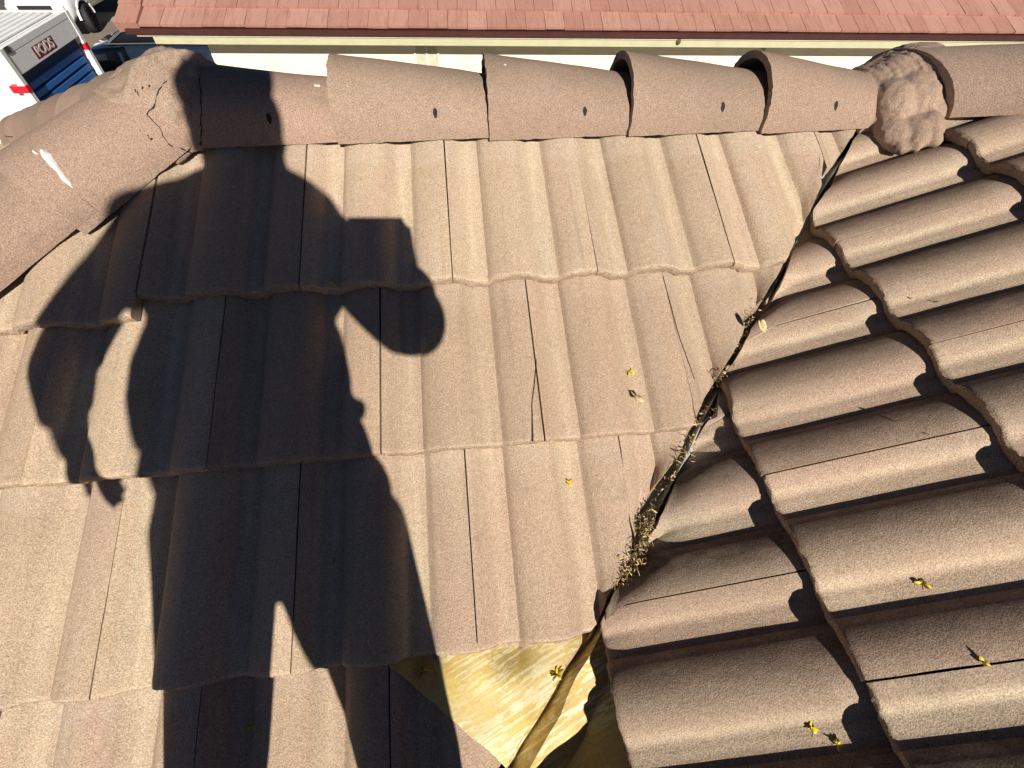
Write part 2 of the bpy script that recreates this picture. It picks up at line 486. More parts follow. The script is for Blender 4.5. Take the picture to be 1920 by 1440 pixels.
# back slope
quad([(XH, 0, NB / Cc), (XH + yE, -yE, zc(0, yE, NB)), (3.3, -yE, zc(0, yE, NB)), (3.3, 0, NB / Cc)])
quad([(xd - 0.1, 0.1, -0.14), (3.3, 0, PR(3.3, 0)[2]), (3.3, 0.001, -0.2), ])
finish('roof_deck', bm, FELT, house, Matrix.Identity(4))
# tiled back slope of the same roof, and its walls
bm = bmesh.new()
zE = zc(0, yE, NB) - 0.05
add_prism(bm, [(-2.3, yE + 0.4), (3.2, yE + 0.4), (3.2, -yE - 0.4), (-2.3, -yE - 0.4)], 'z', GROUND, zE)
WALLC = plain('cream_stucco', (0.78, 0.72, 0.56), 0.95, nz=0.06, ns=8)
finish('wall', bm, WALLC, house, Matrix.Identity(4))

# ------------------------------------------------------------------ ridge and hip caps
def cap_M(P, ax, up=None):
    ax = Vector(ax).normalized(); z = Vector((0, 0, 1)); lat = ax.cross(z).normalized()   # right-hand side of the direction
    upv = lat.cross(ax).normalized()
    return Matrix(((ax.x, lat.x, upv.x, P[0]), (ax.y, lat.y, upv.y, P[1]), (ax.z, lat.z, upv.z, P[2]), (0, 0, 0, 1)))
def cap(P, ax, length, hw0, zt0, hw1, zt1, zb, seed, spots=(), hole=None, label=None, power=0.5, miter=0.0):
    # local x along the axis from the wide end (0) to the narrow end, y lateral, z up
    M = cap_M(P, ax); bm = bmesh.new(); rnd = random.Random(seed)
    ns, nl = 44, 26
    def sec(t, th, shrink=0.0):
        hw = hw0 + (hw1 - hw0) * t - shrink; zt = zt0 + (zt1 - zt0) * t - shrink
        y = hw * math.sin(th); c_ = math.cos(th)
        z = zb + (zt - zb) * (c_ ** 0.86 if c_ > 0 else 0)
        return y, z
    def ring(x, t, shrink, jit=0.0):
        r = []
        for k in range(ns + 1):
            th = -math.pi / 2 + math.pi * k / ns
            y, z = sec(t, th, shrink)
            w = noise.noise(Vector((x * 11, y * 12, seed))) * 0.0018
            jx = noise.noise(Vector((k * 0.7, x * 10, seed * 2.2))) * jit
            jb = noise.noise(Vector((x * 60, seed, 1))) * 0.0022 if k in (0, ns) else 0
            r.append(bm.verts.new((x + jx + miter * y * (1 - t), y, z + w + jb)))
        return r
    rings = []
    th_ = 0.0155
    for j in range(nl + 1):
        t = j / nl; rings.append(ring(length * t, t, 0.0, 0.003 if j in (0, nl) else 0))
    for j in range(nl, -1, -1):
        t = j / nl; rings.append(ring(length * t, t, th_, 0.003 if j in (0, nl) else 0))
    n = len(rings)
    for a in range(n):
        A, B = rings[a], rings[(a + 1) % n]
        for k in range(ns):
            f = bm.faces.new((A[k], A[k + 1], B[k + 1], B[k])); f.material_index = 1 if a in (nl, n - 1) else 0
    for a in range(nl):
        for k in (0, ns):
            f = bm.faces.new((rings[a][k], rings[a + 1][k], rings[n - 2 - a][k], rings[n - 1 - a][k])); f.material_index = 1
    def disc(x, yy, r, mat, lift, squash=1.0, irr=0.15):
        t = x / length
        vs = []
        def pt(px, py):
            hw = hw0 + (hw1 - hw0) * px / length
            th = math.asin(max(-1, min(1, py / hw)))
            y, z = sec(px / length, th); return (px, y, z + lift + noise.noise(Vector((px * 11, y * 12, seed))) * 0.0018)
        c0 = bm.verts.new(pt(x, yy)); vs = []
        for q in range(18):
            a = 2 * math.pi * q / 18; rr = r * (1 + irr * rnd.uniform(-1, 1))
            vs.append(bm.verts.new(pt(x + rr * math.cos(a), yy + rr * squash * math.sin(a))))
        for q in range(18):
            f = bm.faces.new((c0, vs[q], vs[(q + 1) % 18])); f.material_index = mat
    if hole: disc(hole[0], hole[1], 0.0048, 2, 0.0015)
    for (x, y, r, sq) in spots: disc(x, y, r, 3, 0.0012, sq, 0.35)
    o = finish('ridge_cap', bm, [CAPM, EDGE, DARK, WHITEP], house, M)
    o.data.shade_smooth()
    try: o.data.set_sharp_from_angle(angle=R(45))
    except Exception: pass
    if label: o['label'] = label
    return o
# centre ridge: wide end on the left
jx = [0.05, 0.384, 0.723, 1.053, 1.385]
for i, x in enumerate(jx):
    ln = (0.36 if i == 0 else 0.395) if i < 4 else 0.315
    wide = 0.084 if i else 0.074
    cap((x, 0, 0.002 * (i % 2)), (1, 0, 0), ln, 0.123, wide, 0.109, 0.033, -0.047, 50 + i,
        spots=[(0.30, 0.028, 0.007, 0.6)] if i == 0 else ([(0.045, 0.03, 0.003, 1)] if i == 2 else []),
        hole=(ln * 0.56 if i else 0.20, 0.103), power=0.5)
# front left hip, running down towards the viewer
hl = Vector((-1, -1, -T)).normalized()
def hip_pt(a, d=hl, o=Vector((XH, 0, 0))): 
    h = Vector((d.x, d.y, 0)).length
    return o + d * (a / h)
# axis pointing uphill so that the wide end is low
for i, (a0, a1) in enumerate(((0.335, -0.03), (0.70, 0.29), (1.06, 0.65), (1.42, 1.01), (1.78, 1.37), (2.14, 1.73))):
    P = hip_pt(a0)
    cap(P + Vector((0, 0, 0.022 if i == 0 else 0.040)), -hl, (a0 - a1) * 1.047, 0.119, 0.083 if i == 0 else 0.062, 0.119, 0.055 if i == 0 else 0.040, -0.045, 70 + i,
        label='hip cap with a streak of white paint' if i == 0 else None)
hb = Vector((-1, 1, -T)).normalized()
for i, (a0, a1) in enumerate(((0.36, -0.02), (0.70, 0.31), (1.06, 0.65), (1.42, 1.01), (1.78, 1.37), (2.14, 1.73), (2.5, 2.09))):
    P = hip_pt(a0, hb)
    cap(P + Vector((0, 0, 0.010)), -hb, (a0 - a1) * 1.047, 0.128, 0.082, 0.115, 0.05, -0.045, 80 + i)
# right hip rising to the right
hr = Vector((1, -1, T)).normalized()
for i, a in enumerate((0.0, 0.40, 0.75, 1.10)):
    P = Vector((XV - 0.04, 0, 0.0)) + hr * (a * 1.047)
    cap(P + Vector((0, 0, 0.008)), hr, 0.46 if i == 0 else 0.41, 0.128, 0.080, 0.115, 0.045, -0.043, 90 + i, hole=(0.20, 0.080) if i == 0 else None, miter=1.0 if i == 0 else 0.0)

# white streak of paint on the first hip cap, a real smear of thick paint
def smear(pts, wd, fr_z, name, label=None, mat=None):
    bm = bmesh.new(); top = []
    rnd = random.Random(5)
    for i, (p, w) in enumerate(zip(pts, wd)):
        p = Vector(p); d = (Vector(pts[min(i + 1, len(pts) - 1)]) - Vector(pts[max(i - 1, 0)])).normalized()
        s_ = d.cross(Vector((0, 0, 1))).normalized()
        top.append((p - s_ * w * rnd.uniform(0.7, 1.3), p + Vector((0, 0, 0.003)), p + s_ * w * rnd.uniform(0.7, 1.3)))
    vs = [[bm.verts.new(q) for q in r] for r in top]
    for A, B in zip(vs, vs[1:]):
        for k in range(2): bm.faces.new((A[k], A[k + 1], B[k + 1], B[k]))
    r = bmesh.ops.extrude_face_region(bm, geom=bm.faces[:])
    bmesh.ops.translate(bm, verts=[v for v in r['geom'] if isinstance(v, bmesh.types.BMVert)], vec=(0, 0, -0.006))
    o = finish(name, bm, mat or WHITEP, house, Matrix.Identity(4)); return o

def surface_crack(pix, wd):
    pts = []
    for (a, b) in zip(pix, pix[1:]):
        k = max(2, int(math.hypot(b[0] - a[0], b[1] - a[1]) / 7))
        for j in range(k):
            f = j / k; pts.append(pixray(a[0] + (b[0] - a[0]) * f + random.uniform(-2, 2), a[1] + (b[1] - a[1]) * f + random.uniform(-2, 2)))
    bm = bmesh.new(); prev = None
    for i, p in enumerate(pts):
        d = (pts[min(i + 1, len(pts) - 1)] - pts[max(i - 1, 0)]); toC = (CAM - p).normalized()
        s_ = d.cross(Vector((0, 0, 1))); s_ = s_.normalized() if s_.length > 1e-6 else Vector((1, 0, 0))
        w = wd * random.uniform(0.4, 1.3); q0 = p + Vector((0, 0, 0.0018))
        q = [bm.verts.new(q0 - s_ * w), bm.verts.new(q0 + s_ * w), bm.verts.new(q0 + s_ * w - Vector((0, 0, 0.004))), bm.verts.new(q0 - s_ * w - Vector((0, 0, 0.004)))]
        if prev:
            for a in range(4): bm.faces.new((prev[a], prev[(a + 1) % 4], q[(a + 1) % 4], q[a]))
        prev = q
    finish('mortar_crack', bm, DARK, house, Matrix.Identity(4))
# ------------------------------------------------------------------ mortar lumps
def evaluated_copy(o, name):
    dg = bpy.context.evaluated_depsgraph_get(); dg.update()
    me = bpy.data.meshes.new_from_object(o.evaluated_get(dg)); me.name = name
    return me
def remesh_bm(bm, voxel, smooth_it=3):
    me = bpy.data.meshes.new('tmp'); bm.to_mesh(me); bm.free()
    o = bpy.data.objects.new('tmp', me); COL.objects.link(o)
    m = o.modifiers.new('r', 'REMESH'); m.mode = 'VOXEL'; m.voxel_size = voxel; m.use_smooth_shade = True
    if smooth_it:
        s_ = o.modifiers.new('s', 'SMOOTH'); s_.factor = 0.5; s_.iterations = smooth_it
    out = evaluated_copy(o, 'm')
    bpy.data.objects.remove(o); bpy.data.meshes.remove(me)
    return out
def add_ell(bm, c, r, rot=None, seg=20):
    M = Matrix.Translation(Vector(c))
    if rot is not None: M = M @ rot
    M = M @ Matrix.Diagonal((r[0], r[1], r[2], 1))
    bmesh.ops.create_uvsphere(bm, u_segments=seg, v_segments=seg // 2 + 2, radius=1.0, matrix=M)
def add_cone(bm, p, q, r0, r1, seg=16, flat=1.0):
    p, q = Vector(p), Vector(q); d = q - p; n = 6
    add_ell(bm, p, (r0, r0 * flat, r0), seg=seg); add_ell(bm, q, (r1, r1 * flat, r1), seg=seg)
    a = d.normalized(); x = a.orthogonal().normalized()
    if abs(a.z) > 0.3: x = (Vector((1, 0, 0)) - a * a.x).normalized()
    y = a.cross(x); rings = []
    for t in (0, 1):
        c = p + d * t; r = r0 + (r1 - r0) * t
        rings.append([bm.verts.new(c + x * (r * math.cos(2 * math.pi * k / seg)) + y * (r * flat * math.sin(2 * math.pi * k / seg))) for k in range(seg)])
    for k in range(seg): bm.faces.new((rings[0][k], rings[0][(k + 1) % seg], rings[1][(k + 1) % seg], rings[1][k]))
    bm.faces.new(rings[0][::-1]); bm.faces.new(rings[1])
def mortar(build, voxel, amp, label, sc=28):
    bm = bmesh.new(); build(bm)
    me = remesh_bm(bm, voxel, 2)
    me.materials.append(MORT)
    for v in me.vertices:
        n = v.normal
        d = 0.0020 * noise.noise(Vector((v.co.x * 85, (v.co.y - v.co.z) * 20, 3))) + 0.0008 * noise.noise(v.co * 160) + amp * (noise.noise(v.co * sc) + 0.5 * noise.noise(v.co * sc * 2.3) + 0.25 * noise.noise(v.co * sc * 6))
        v.co += n * d
    me.shade_smooth()
    o = bpy.data.objects.new('mortar', me); link(o, house)
    o.location = -Vector(house.location); o['label'] = label
    return o
def halfarc(bm, c, ax, hw, zt, zb, ln):
    # solid half-round plug
    M = cap_M(c, ax); ns = 24; rings = []
    for x in (-ln / 2, ln / 2):
        r = []
        for k in range(ns + 1):
            th = -math.pi / 2 + math.pi * k / ns
            r.append(bm.verts.new(M @ Vector((x, hw * math.sin(th), zb + (zt - zb) * max(0, math.cos(th)) ** 0.86))))
        rings.append(r)
    for k in range(ns): bm.faces.new((rings[0][k], rings[0][k + 1], rings[1][k + 1], rings[1][k]))
    bm.faces.new((rings[0][0], rings[1][0], rings[1][ns], rings[0][ns]))
    bm.faces.new(rings[0][::-1]); bm.faces.new(rings[1])
def left_mortar(bm):
    halfarc(bm, (0.055, 0, 0), (1, 0, 0), 0.122, 0.083, -0.055, 0.085)
    halfarc(bm, Vector((XH, 0, 0.010)) + hl * 0.03, -hl, 0.114, 0.080, -0.05, 0.17)
    halfarc(bm, Vector((XH, 0, 0.010)) + hb * 0.04, -hb, 0.125, 0.080, -0.05, 0.22)
    add_ell(bm, (0.035, -0.015, 0.0), (0.105, 0.112, 0.092))
mortar(left_mortar, 0.006, 0.0045, 'broad mortar patch where the ridge meets the left hips')
def right_mortar(bm):
    for i in range(13):
        t = i / 12
        halfarc(bm, (1.678 + 0.165 * t, -0.02 * t, 0.006 * t), (1, 0, 0), 0.103 + 0.073 * t, 0.030 + 0.060 * min(1, t * 1.35), -0.065, 0.022)
    for (x, y, z, rx, ry, rz) in ((1.72, -0.08, 0.0, 0.045, 0.075, 0.050), (1.765, -0.08, 0.004, 0.055, 0.085, 0.062), (1.712, -0.15, -0.04, 0.034, 0.06, 0.035), (1.735, -0.17, -0.03, 0.030, 0.065, 0.034), (1.762, -0.165, -0.018, 0.030, 0.06, 0.034), (1.705, -0.18, -0.050, 0.018, 0.045, 0.022), (1.722, -0.205, -0.040, 0.016, 0.034, 0.020), (1.752, -0.21, -0.024, 0.018, 0.034, 0.022), (1.795, -0.125, 0.0, 0.03, 0.05, 0.04)):
        add_ell(bm, (x, y, z), (rx, ry, rz), seg=14)
mortar(right_mortar, 0.0042, 0.0045, 'lumpy mortar plug where the ridge dies into the right hip', 17)

# ------------------------------------------------------------------ valley flashing
FLS = [(-0.242, 1.899), (-0.307, 1.886), (-0.343, 1.884), (-0.394, 1.890), (-0.441, 1.892), (-0.54, 1.890), (-0.60, 1.895), (-1.3, 1.90)]
V3 = v0 + 3 * L
def sheet_n(x, y):
    v = -y / Cc if False else (-(y * Cc + (y * T) * S))   # distance down the centre slope
    d = v - V3
    base = 0.03 * max(0.0, min(1.0, d / L))
    ph = ((x - x0) / W - 0.5) % 1.0
    k = max(0.18, 1 - max(0, d) / 0.07)
    return base + (prof(ph) - HP) * k + 0.0008 + 0.0027 * max(0.0, min(1.0, d / 0.04))
bm = bmesh.new()
ts = [1.49 - 0.01 * i for i in range(280)]
fr_low = [-0.555 + 0.015 * i for i in range(37)] + [0.0]
rows = []
def lerp(a, b, f): return a + (b - a) * f
for t in ts:
    rb = interp(RIB, t); fe = min(interp(FLS, t), rb - 0.022)
    lo = max(0.0, min(1.0, (-0.125 - t) / 0.06))           # 0 up under the tiles, 1 in the open part
    row = []
    def put(s_, z): 
        x, y = (t + s_) / 2, (t - s_) / 2
        row.append((x, y, z + 0.0012 * noise.noise(Vector((t * 14, s_ * 14, 4)))))
    for f in fr_low:                                        # left wing
        s_ = fe + f; x, y = (t + s_) / 2, (t - s_) / 2
        v = -(y * Cc + y * T * S)
        zl = zc(x, y, NB + 0.004)
        g = max(0.0, min(1.0, (v - (V3 - 0.06)) / 0.03))
        put(s_, lerp(zl, zc(x, y, sheet_n(x, y)), g * (1 if lo > 0 or f < -0.0 else 0) * max(lo, 1 if f < -0.05 else 0)))
    for ds, nn_up, nn_lo in ((0.006, -0.052, -0.020), (0.012, -0.052, -0.030)):
        s_ = fe + ds; x, y = (t + s_) / 2, (t - s_) / 2; put(s_, zc(x, y, lerp(nn_up, nn_lo, lo)))
    kink = 0.004 * noise.noise(Vector((t * 13, 7, 1)))
    cu_ = lerp(-0.007, -0.034, max(0.0, min(1.0, (t - 0.5) / 0.12))) + kink; cl_ = 0.010 + kink
    for f in (0.4, 0.75, 1.0):
        s_ = lerp(fe + 0.012, rb, f); x, y = (t + s_) / 2, (t - s_) / 2
        put(s_, zc(x, y, lerp(lerp(-0.052, -0.030, lo), lerp(cu_, cl_, lo), f)))
    zt_ = lerp(cu_, cl_, lo)
    for ds, drop_ in ((0.004, 0.004), (0.02, 0.012), (0.045, 0.018), (0.075, 0.026), (0.11, 0.040), (0.16, 0.07), (0.30, 0.2)):
        s_ = rb + ds; x, y = (t + s_) / 2, (t - s_) / 2
        zd = zr(x, y, NR + 0.006)
        zz = zc(x, y, zt_ - drop_ * lerp(2.2, 1.0, lo))
        put(s_, max(zd, zz))
    rows.append(row)
# trim the left wing to its slanting edge A4-B4 by sliding columns
rv = []
for row in rows:
    r2 = []
    for (x, y, z) in row:
        r2.append(bm.verts.new((x, y, z)))
    rv.append(r2)
nl_ = len(fr_low)
for a in range(len(rv) - 1):
    for k in range(len(rv[a]) - 1):
        q = (rv[a][k], rv[a][k + 1], rv[a + 1][k + 1], rv[a + 1][k])
        f = bm.faces.new(q); f.smooth = True
        f.material_index = 0 if ts[a] < -0.13 else 1
nrm = Vector((-d4.y, d4.x, 0))
def trim(co, no):
    bmesh.ops.bisect_plane(bm, geom=bm.verts[:] + bm.edges[:] + bm.faces[:], dist=1e-5, plane_co=co, plane_no=no, clear_outer=True)
trim(A4, -nrm)
for vtx in bm.verts:                                        # let the cut edge wander a little and hug the tile
    dd = (Vector((vtx.co.x, vtx.co.y, 0)) - A4).dot(nrm)
    if dd < 0.002: vtx.co += nrm * 0.004 * noise.noise(vtx.co * 25)
r = bmesh.ops.extrude_face_region(bm, geom=bm.faces[:])
bmesh.ops.translate(bm, verts=[v for v in r['geom'] if isinstance(v, bmesh.types.BMVert)], vec=(0, 0, -0.0012))
fl = finish('valley_flashing', bm, [FLASH, GALV], house, Matrix.Identity(4)); fl['label'] = 'sheet metal valley, yellow painted with white brush scuffs where it lies bare'
fl.data.shade_smooth()
try: fl.data.set_sharp_from_angle(angle=R(32))
except Exception: pass

# ------------------------------------------------------------------ litter in the valley
YEL = plain('yellow_petal', (0.62, 0.46, 0.03), 0.6, nz=0.2, ns=200)
TAN = plain('dry_leaf', (0.50, 0.38, 0.20), 0.7, nz=0.4, ns=300)
OLV = plain('olive_stem', (0.30, 0.22, 0.08), 0.7, nz=0.4, ns=300)
BRN = plain('brown_leaf', (0.10, 0.055, 0.03), 0.8, nz=0.4, ns=300)
def strip(bm, p, d, ln, wd, curl, mat, rnd, seg=5):
    up = Vector((rnd.uniform(-1, 1), rnd.uniform(-1, 1), rnd.uniform(0.1, 1))).normalized()
    side = d.cross(up).normalized(); up = side.cross(d).normalized(); prev = None
    for i in range(seg + 1):
        t = i / seg; w = wd * math.sin(math.pi * (0.12 + 0.8 * t)) / 2
        q = (bm.verts.new(p - side * w), bm.verts.new(p + up * w * 0.5), bm.verts.new(p + side * w))
        if prev:
            for k in range(2):
                f = bm.faces.new((prev[k], prev[k + 1], q[k + 1], q[k])); f.material_index = mat; f.smooth = True
        prev = q
        p = p + d * (ln / seg); d = (d + up * curl / seg).normalized(); up = side.cross(d).normalized()
bm = bmesh.new(); rnd = random.Random(11)
clumps = [(0.70, 34, 0.030, 0), (0.655, 60, 0.030, 0.0), (0.62, 40, 0.03, 0), (0.50, 60, 0.018, 0.003), (0.475, 30, 0.016, 0), (0.37, 16, 0.02, 0), (0.35, 18, 0.02, 0), (0.265, 26, 0.016, 0.004), (0.235, 44, 0.016, 0.006),
          (0.18, 26, 0.03, -0.026), (0.12, 40, 0.035, -0.026), (0.06, 60, 0.03, -0.02), (0.02, 110, 0.026, -0.004), (-0.02, 150, 0.028, 0.006), (-0.06, 110, 0.025, 0.006), (-0.10, 50, 0.018, 0.0), (-0.13, 24, 0.012, 0), (0.9, 12, 0.06, -0.01), (0.42, 14, 0.05, -0.01)]
for (t0, n, spread, dz) in clumps:
    for _ in range(n):
        t = t0 + rnd.gauss(0, spread)
        g = (interp(CL, t) + interp(RL, t)) / 2; k = g + rnd.gauss(0, 0.009)
        x, y = (t + k) / 2, (t - k) / 2
        z = max(zc(x, y, 0.0), zr(x, y, 0.0)) - abs(rnd.gauss(0, 0.010)) + 0.008 + dz
        d = Vector((rnd.uniform(-1, 1), rnd.uniform(-1, 1), rnd.uniform(-0.5, 0.2))).normalized()
        d = (d + Vector((-0.4, -0.5, 0))).normalized() if rnd.random() < 0.4 else d
        r_ = rnd.random(); mat = 0 if r_ < (0.16 if t0 in (0.5, 0.265, 0.235, -0.02) else 0.03) else 1 if r_ < 0.44 else 2 if r_ < 0.66 else 3
        strip(bm, Vector((x, y, z)), d, rnd.uniform(0.006, 0.016), rnd.uniform(0.0010, 0.0030), rnd.uniform(-3.6, 3.6), mat, rnd, 7)
lit = finish('leaf_litter', bm, [YEL, TAN, OLV, BRN])
tag(lit, 'dry curled leaves, petals and needles caught in the gap along the roof valley', 'leaf litter', kind='stuff')

# ------------------------------------------------------------------ small loose things on the tiles
def surf(fr, P):
    # height of the tile surface under a world point: frame coordinates
    d = Vector(P) - fr.O
    return d.dot(fr.U), d.dot(fr.V)
def flower(P, fr, label, seed, size=0.011, green=False):
    rnd = random.Random(seed)
    ok, loc, nor, idx, ob, mx = scene.ray_cast(bpy.context.evaluated_depsgraph_get(), Vector(P) + fr.N * 0.06, -fr.N)
    P = (loc if ok else Vector(P)) + fr.N * 0.001
    o = thing('fallen_flower', label, 'flower', P, rnd.uniform(0, 6.28), 'yellow blossoms fallen on the roof')
    bm = bmesh.new()
    for k in range(5):
        a = 2 * math.pi * k / 5 + rnd.uniform(-0.5, 0.5)
        d = Vector((math.cos(a), math.sin(a), rnd.uniform(-0.2, 0.9))).normalized()
        strip(bm, Vector((0, 0, 0.001)), d, size * rnd.uniform(0.6, 1.15), size * 0.6, rnd.uniform(-1.5, 1.2), 0, rnd)
    finish('petals', bm, YEL, o)
    bm = bmesh.new()
    a = rnd.uniform(0, 6.28)
    add_tube(bm, [(0, 0, 0.001), (-0.3 * size * math.cos(a), -0.3 * size * math.sin(a), 0.003), (-size * math.cos(a), -size * math.sin(a), 0.004)], [0.0016, 0.0012, 0.0007], 6)
    finish('calyx', bm, OLV, o)
    return o
flower((0.970, -0.652, -0.265), FC, 'yellow blossom high on the sunlit tiles, above the small dark seed pod', 1)
flower((0.817, -0.845, -0.349), FC, 'yellow blossom lying in a sunlit pan left of the valley debris', 2)
flower((0.750, -1.130, -0.492), FC, 'bright yellow blossom on the bare yellow flashing beside the rib', 3, 0.013)
flower((1.262, -1.099, -0.229), FR, 'yellow blossom on the shaded rib shoulder of the right slope, halfway down', 4)
flower((1.266, -1.200, -0.228), FR, 'small yellow blossom on the open joint line of the right slope', 5, 0.008)
flower((1.063, -1.246, -0.317), FR, 'yellow blossom on the rib near the bottom of the right slope', 6)
flower((1.086, -1.265, -0.312), FR, 'yellow petal lying in the dark shadow at the bottom of the right slope', 7, 0.009)
flower((0.521, -1.101, -0.495), FC, 'yellow blossom on the flashing inside the edge of the standing shadow', 8, 0.011)
flower((0.370, -0.933, -0.388), FC, 'tiny yellow blossom inside the shadow of the trousers', 9, 0.006)
flower((0.236, -1.158, -0.487), FC, 'yellow blossom in the shadow near the bottom edge of the photo', 10, 0.012)
flower((0.372, -0.437, -0.170), FC, 'thin yellow green blossom inside the shadow of the chest', 11, 0.009)
# seed pod / pebble of mortar
bm = bmesh.new()
add_ell(bm, (0, 0, 0), (0.011, 0.007, 0.005), Matrix.Rotation(R(-50), 4, 'Z'), 14)
for v in bm.verts: v.co += v.co.normalized() * 0.0015 * noise.noise(v.co * 300)
add_tube(bm, [(-0.006, 0.007, 0), (-0.010, 0.013, 0.002), (-0.011, 0.018, 0.001)], [0.0018, 0.0012, 0.0008], 6)
o = finish('seed_pod', bm, TAN, None, Matrix.Translation((0.968, -0.708, -0.287)), True)
tag(o, 'dry grey seed pod with a dark stem lying on a sunlit tile', 'seed pod')
def leafbit(P, N, label, s=0.012, seed=3, mat=BRN):
    bm = bmesh.new(); rnd = random.Random(seed)
    for k in range(2):
        strip(bm, Vector((0, 0, 0.003)), Vector((rnd.uniform(-1, 1), rnd.uniform(-1, 1), 0.3)).normalized(), s, s * 0.4, rnd.uniform(-2, 2), 0, rnd)
    o = finish('dry_leaf', bm, mat, None, Matrix.Translation(Vector(P) + N * 0.003)); tag(o, label, 'leaf'); return o
leafbit((1.368, -0.899, -0.183), FR.N, 'dark curled leaf scrap on a joint of the right slope')
leafbit((1.504, -0.660, -0.123), FR.N, 'small dark leaf scrap on the upper right slope', 0.009, 8)
leafbit((1.235, -0.625, -0.215), FR.N, 'pale curled leaf sticking out over a right slope tile', 0.028, 12, TAN)

# paint streaks on the hip cap, found by casting a ray down to the cap
dg = bpy.context.evaluated_depsgraph_get(); dg.update()
def drop(x, y, z=0.6):
    ok, loc, nor, idx, ob, mx = scene.ray_cast(bpy.context.evaluated_depsgraph_get(), Vector((x, y, z)), Vector((0, 0, -1)))
    return loc if ok else Vector((x, y, 0))
def pixray(px, py):
    d = (cf + cr * ((px - 960) / FPX) - cu * ((py - 720) / FPX)).normalized()
    ok, loc, nor, idx, ob, mx = scene.ray_cast(bpy.context.evaluated_depsgraph_get(), CAM, d)
    return loc
sp = [pixray(*q) for q in ((80, 283), (88, 292), (100, 308), (112, 322), (120, 336), (128, 342), (136, 352))]
smear([p + Vector((0, 0, 0.001)) for p in sp], [0.004, 0.006, 0.005, 0.004, 0.0035, 0.004, 0.001], 0, 'paint_streak')['label'] = 'streak of cracked white paint'
sp = [pixray(*q) for q in ((64, 285), (70, 289))]
smear([p + Vector((0, 0, 0.001)) for p in sp], [0.002, 0.002], 0, 'paint_streak')
sp = [pixray(*q) for q in ((252, 106), (258, 101), (266, 97))]
smear([p + Vector((0, 0, 0.001)) for p in sp], [0.008, 0.014, 0.006], 0, 'paint_streak')

sp = [pixray(*q) for q in ((99, 150), (107, 140), (116, 128), (126, 117), (137, 109))]
smear([p + Vector((0, 0, 0.004)) for p in sp], [0.003, 0.008, 0.011, 0.016, 0.018], 0, 'mortar', None, MORT)['label'] = 'thin mortar wedge smeared over the back hip'
for q in ([(254, 170), (256, 184)], [(260, 172), (263, 190)], [(266, 166), (274, 164)], [(278, 163), (282, 162)], [(279, 256), (284, 262), (287, 258)], [(8, 255), (18, 257), (28, 255)]): surface_crack(q, 0.0010)
surface_crack([(327, 284), (312, 262), (298, 240), (276, 215), (290, 196), (300, 170), (318, 145)], 0.0006)
surface_crack([(372, 138), (375, 170), (379, 200), (378, 250), (374, 278)], 0.0008)
surface_crack([(378, 284), (360, 286), (345, 280), (328, 277)], 0.0014)
# ------------------------------------------------------------------ neighbour house
HR = R(-2.48)
nh = thing('red_roof_house', 'neighbouring cream stucco house under a red flat tile roof', 'house', (-3.88, 7.17, GROUND), HR)
ZE = -1.635 - GROUND
def redtile():
    M = NM('red_flat_tile', 0.9, 0, 0.25); v = M.coords(rand=False)
    at = M.n('Attribute'); at.attribute_name = 'tone'
    c = M.mix(at.outputs['Fac'], (0.33, 0.160, 0.120), (0.40, 0.213, 0.162))
    vs = M.coords((14, 1.5, 4), False); st = M.noise(vs, 1.5, 4, 0.6)
    c = M.mix(M.ramp(st, [(0.5, 0.0), (0.75, 0.55)]), c, (0.22, 0.10, 0.075))
    c = M.mix(M.ramp(M.noise(M.coords((9, 1.2, 4), False), 2.1, 4, 0.6), [(0.55, 0.0), (0.8, 0.5)]), c, (0.46, 0.26, 0.20))
    g = M.noise(v, 60, 4)
    c = M.mix(0.4, c, M.ramp(g, [(0.35, 0.7), (0.65, 1.2)]), 'MULTIPLY')
    M.col(c); M.bump([(g, 0.4, 0.004)]); return M.m
REDT = redtile()
bm = bmesh.new(); tone = bm.faces.layers.float.new('tone')
PA = R(22.6); ca, sa = math.cos(PA), math.sin(PA); EX = 0.36; TW = 0.285
rnd = random.Random(3)
for r_ in range(10):
    off = (r_ % 2) * TW * 0.5
    nn = 56
    for i in range(-1, nn):
        xa = i * TW + off + 0.30; xb = xa + TW - 0.006
        if xb < 0.32: continue
        xa = max(xa, 0.30)
        d0 = r_ * EX + rnd.uniform(-0.006, 0.006); d1 = r_ * EX + EX + 0.05
        t0 = 0.040 + rnd.uniform(-0.004, 0.004); t1 = 0.004
        def Q(x, d, h): return (x, d * ca - h * sa, ZE + d * sa + h * ca)
        sk = rnd.uniform(-0.004, 0.004)
        vs = [bm.verts.new(p) for p in (Q(xa, d0, t0), Q(xb, d0 + sk, t0), Q(xb, d1, t1), Q(xa, d1, t1), Q(xa, d0, t0 - 0.032), Q(xb, d0 + sk, t0 - 0.032), Q(xb, d1, t1 - 0.03), Q(xa, d1, t1 - 0.03))]
        tv = rnd.random()
        for q in ((0, 1, 2, 3), (4, 0, 3, 7), (1, 5, 6, 2), (4, 5, 1, 0), (7, 6, 5, 4)):
            f = bm.faces.new([vs[a] for a in q]); f[tone] = tv
roof = finish('roof', bm, REDT, nh)
roof['label'] = 'red flat interlocking tiles in staggered rows'
bm = bmesh.new(); tone = bm.faces.layers.float.new('tone')
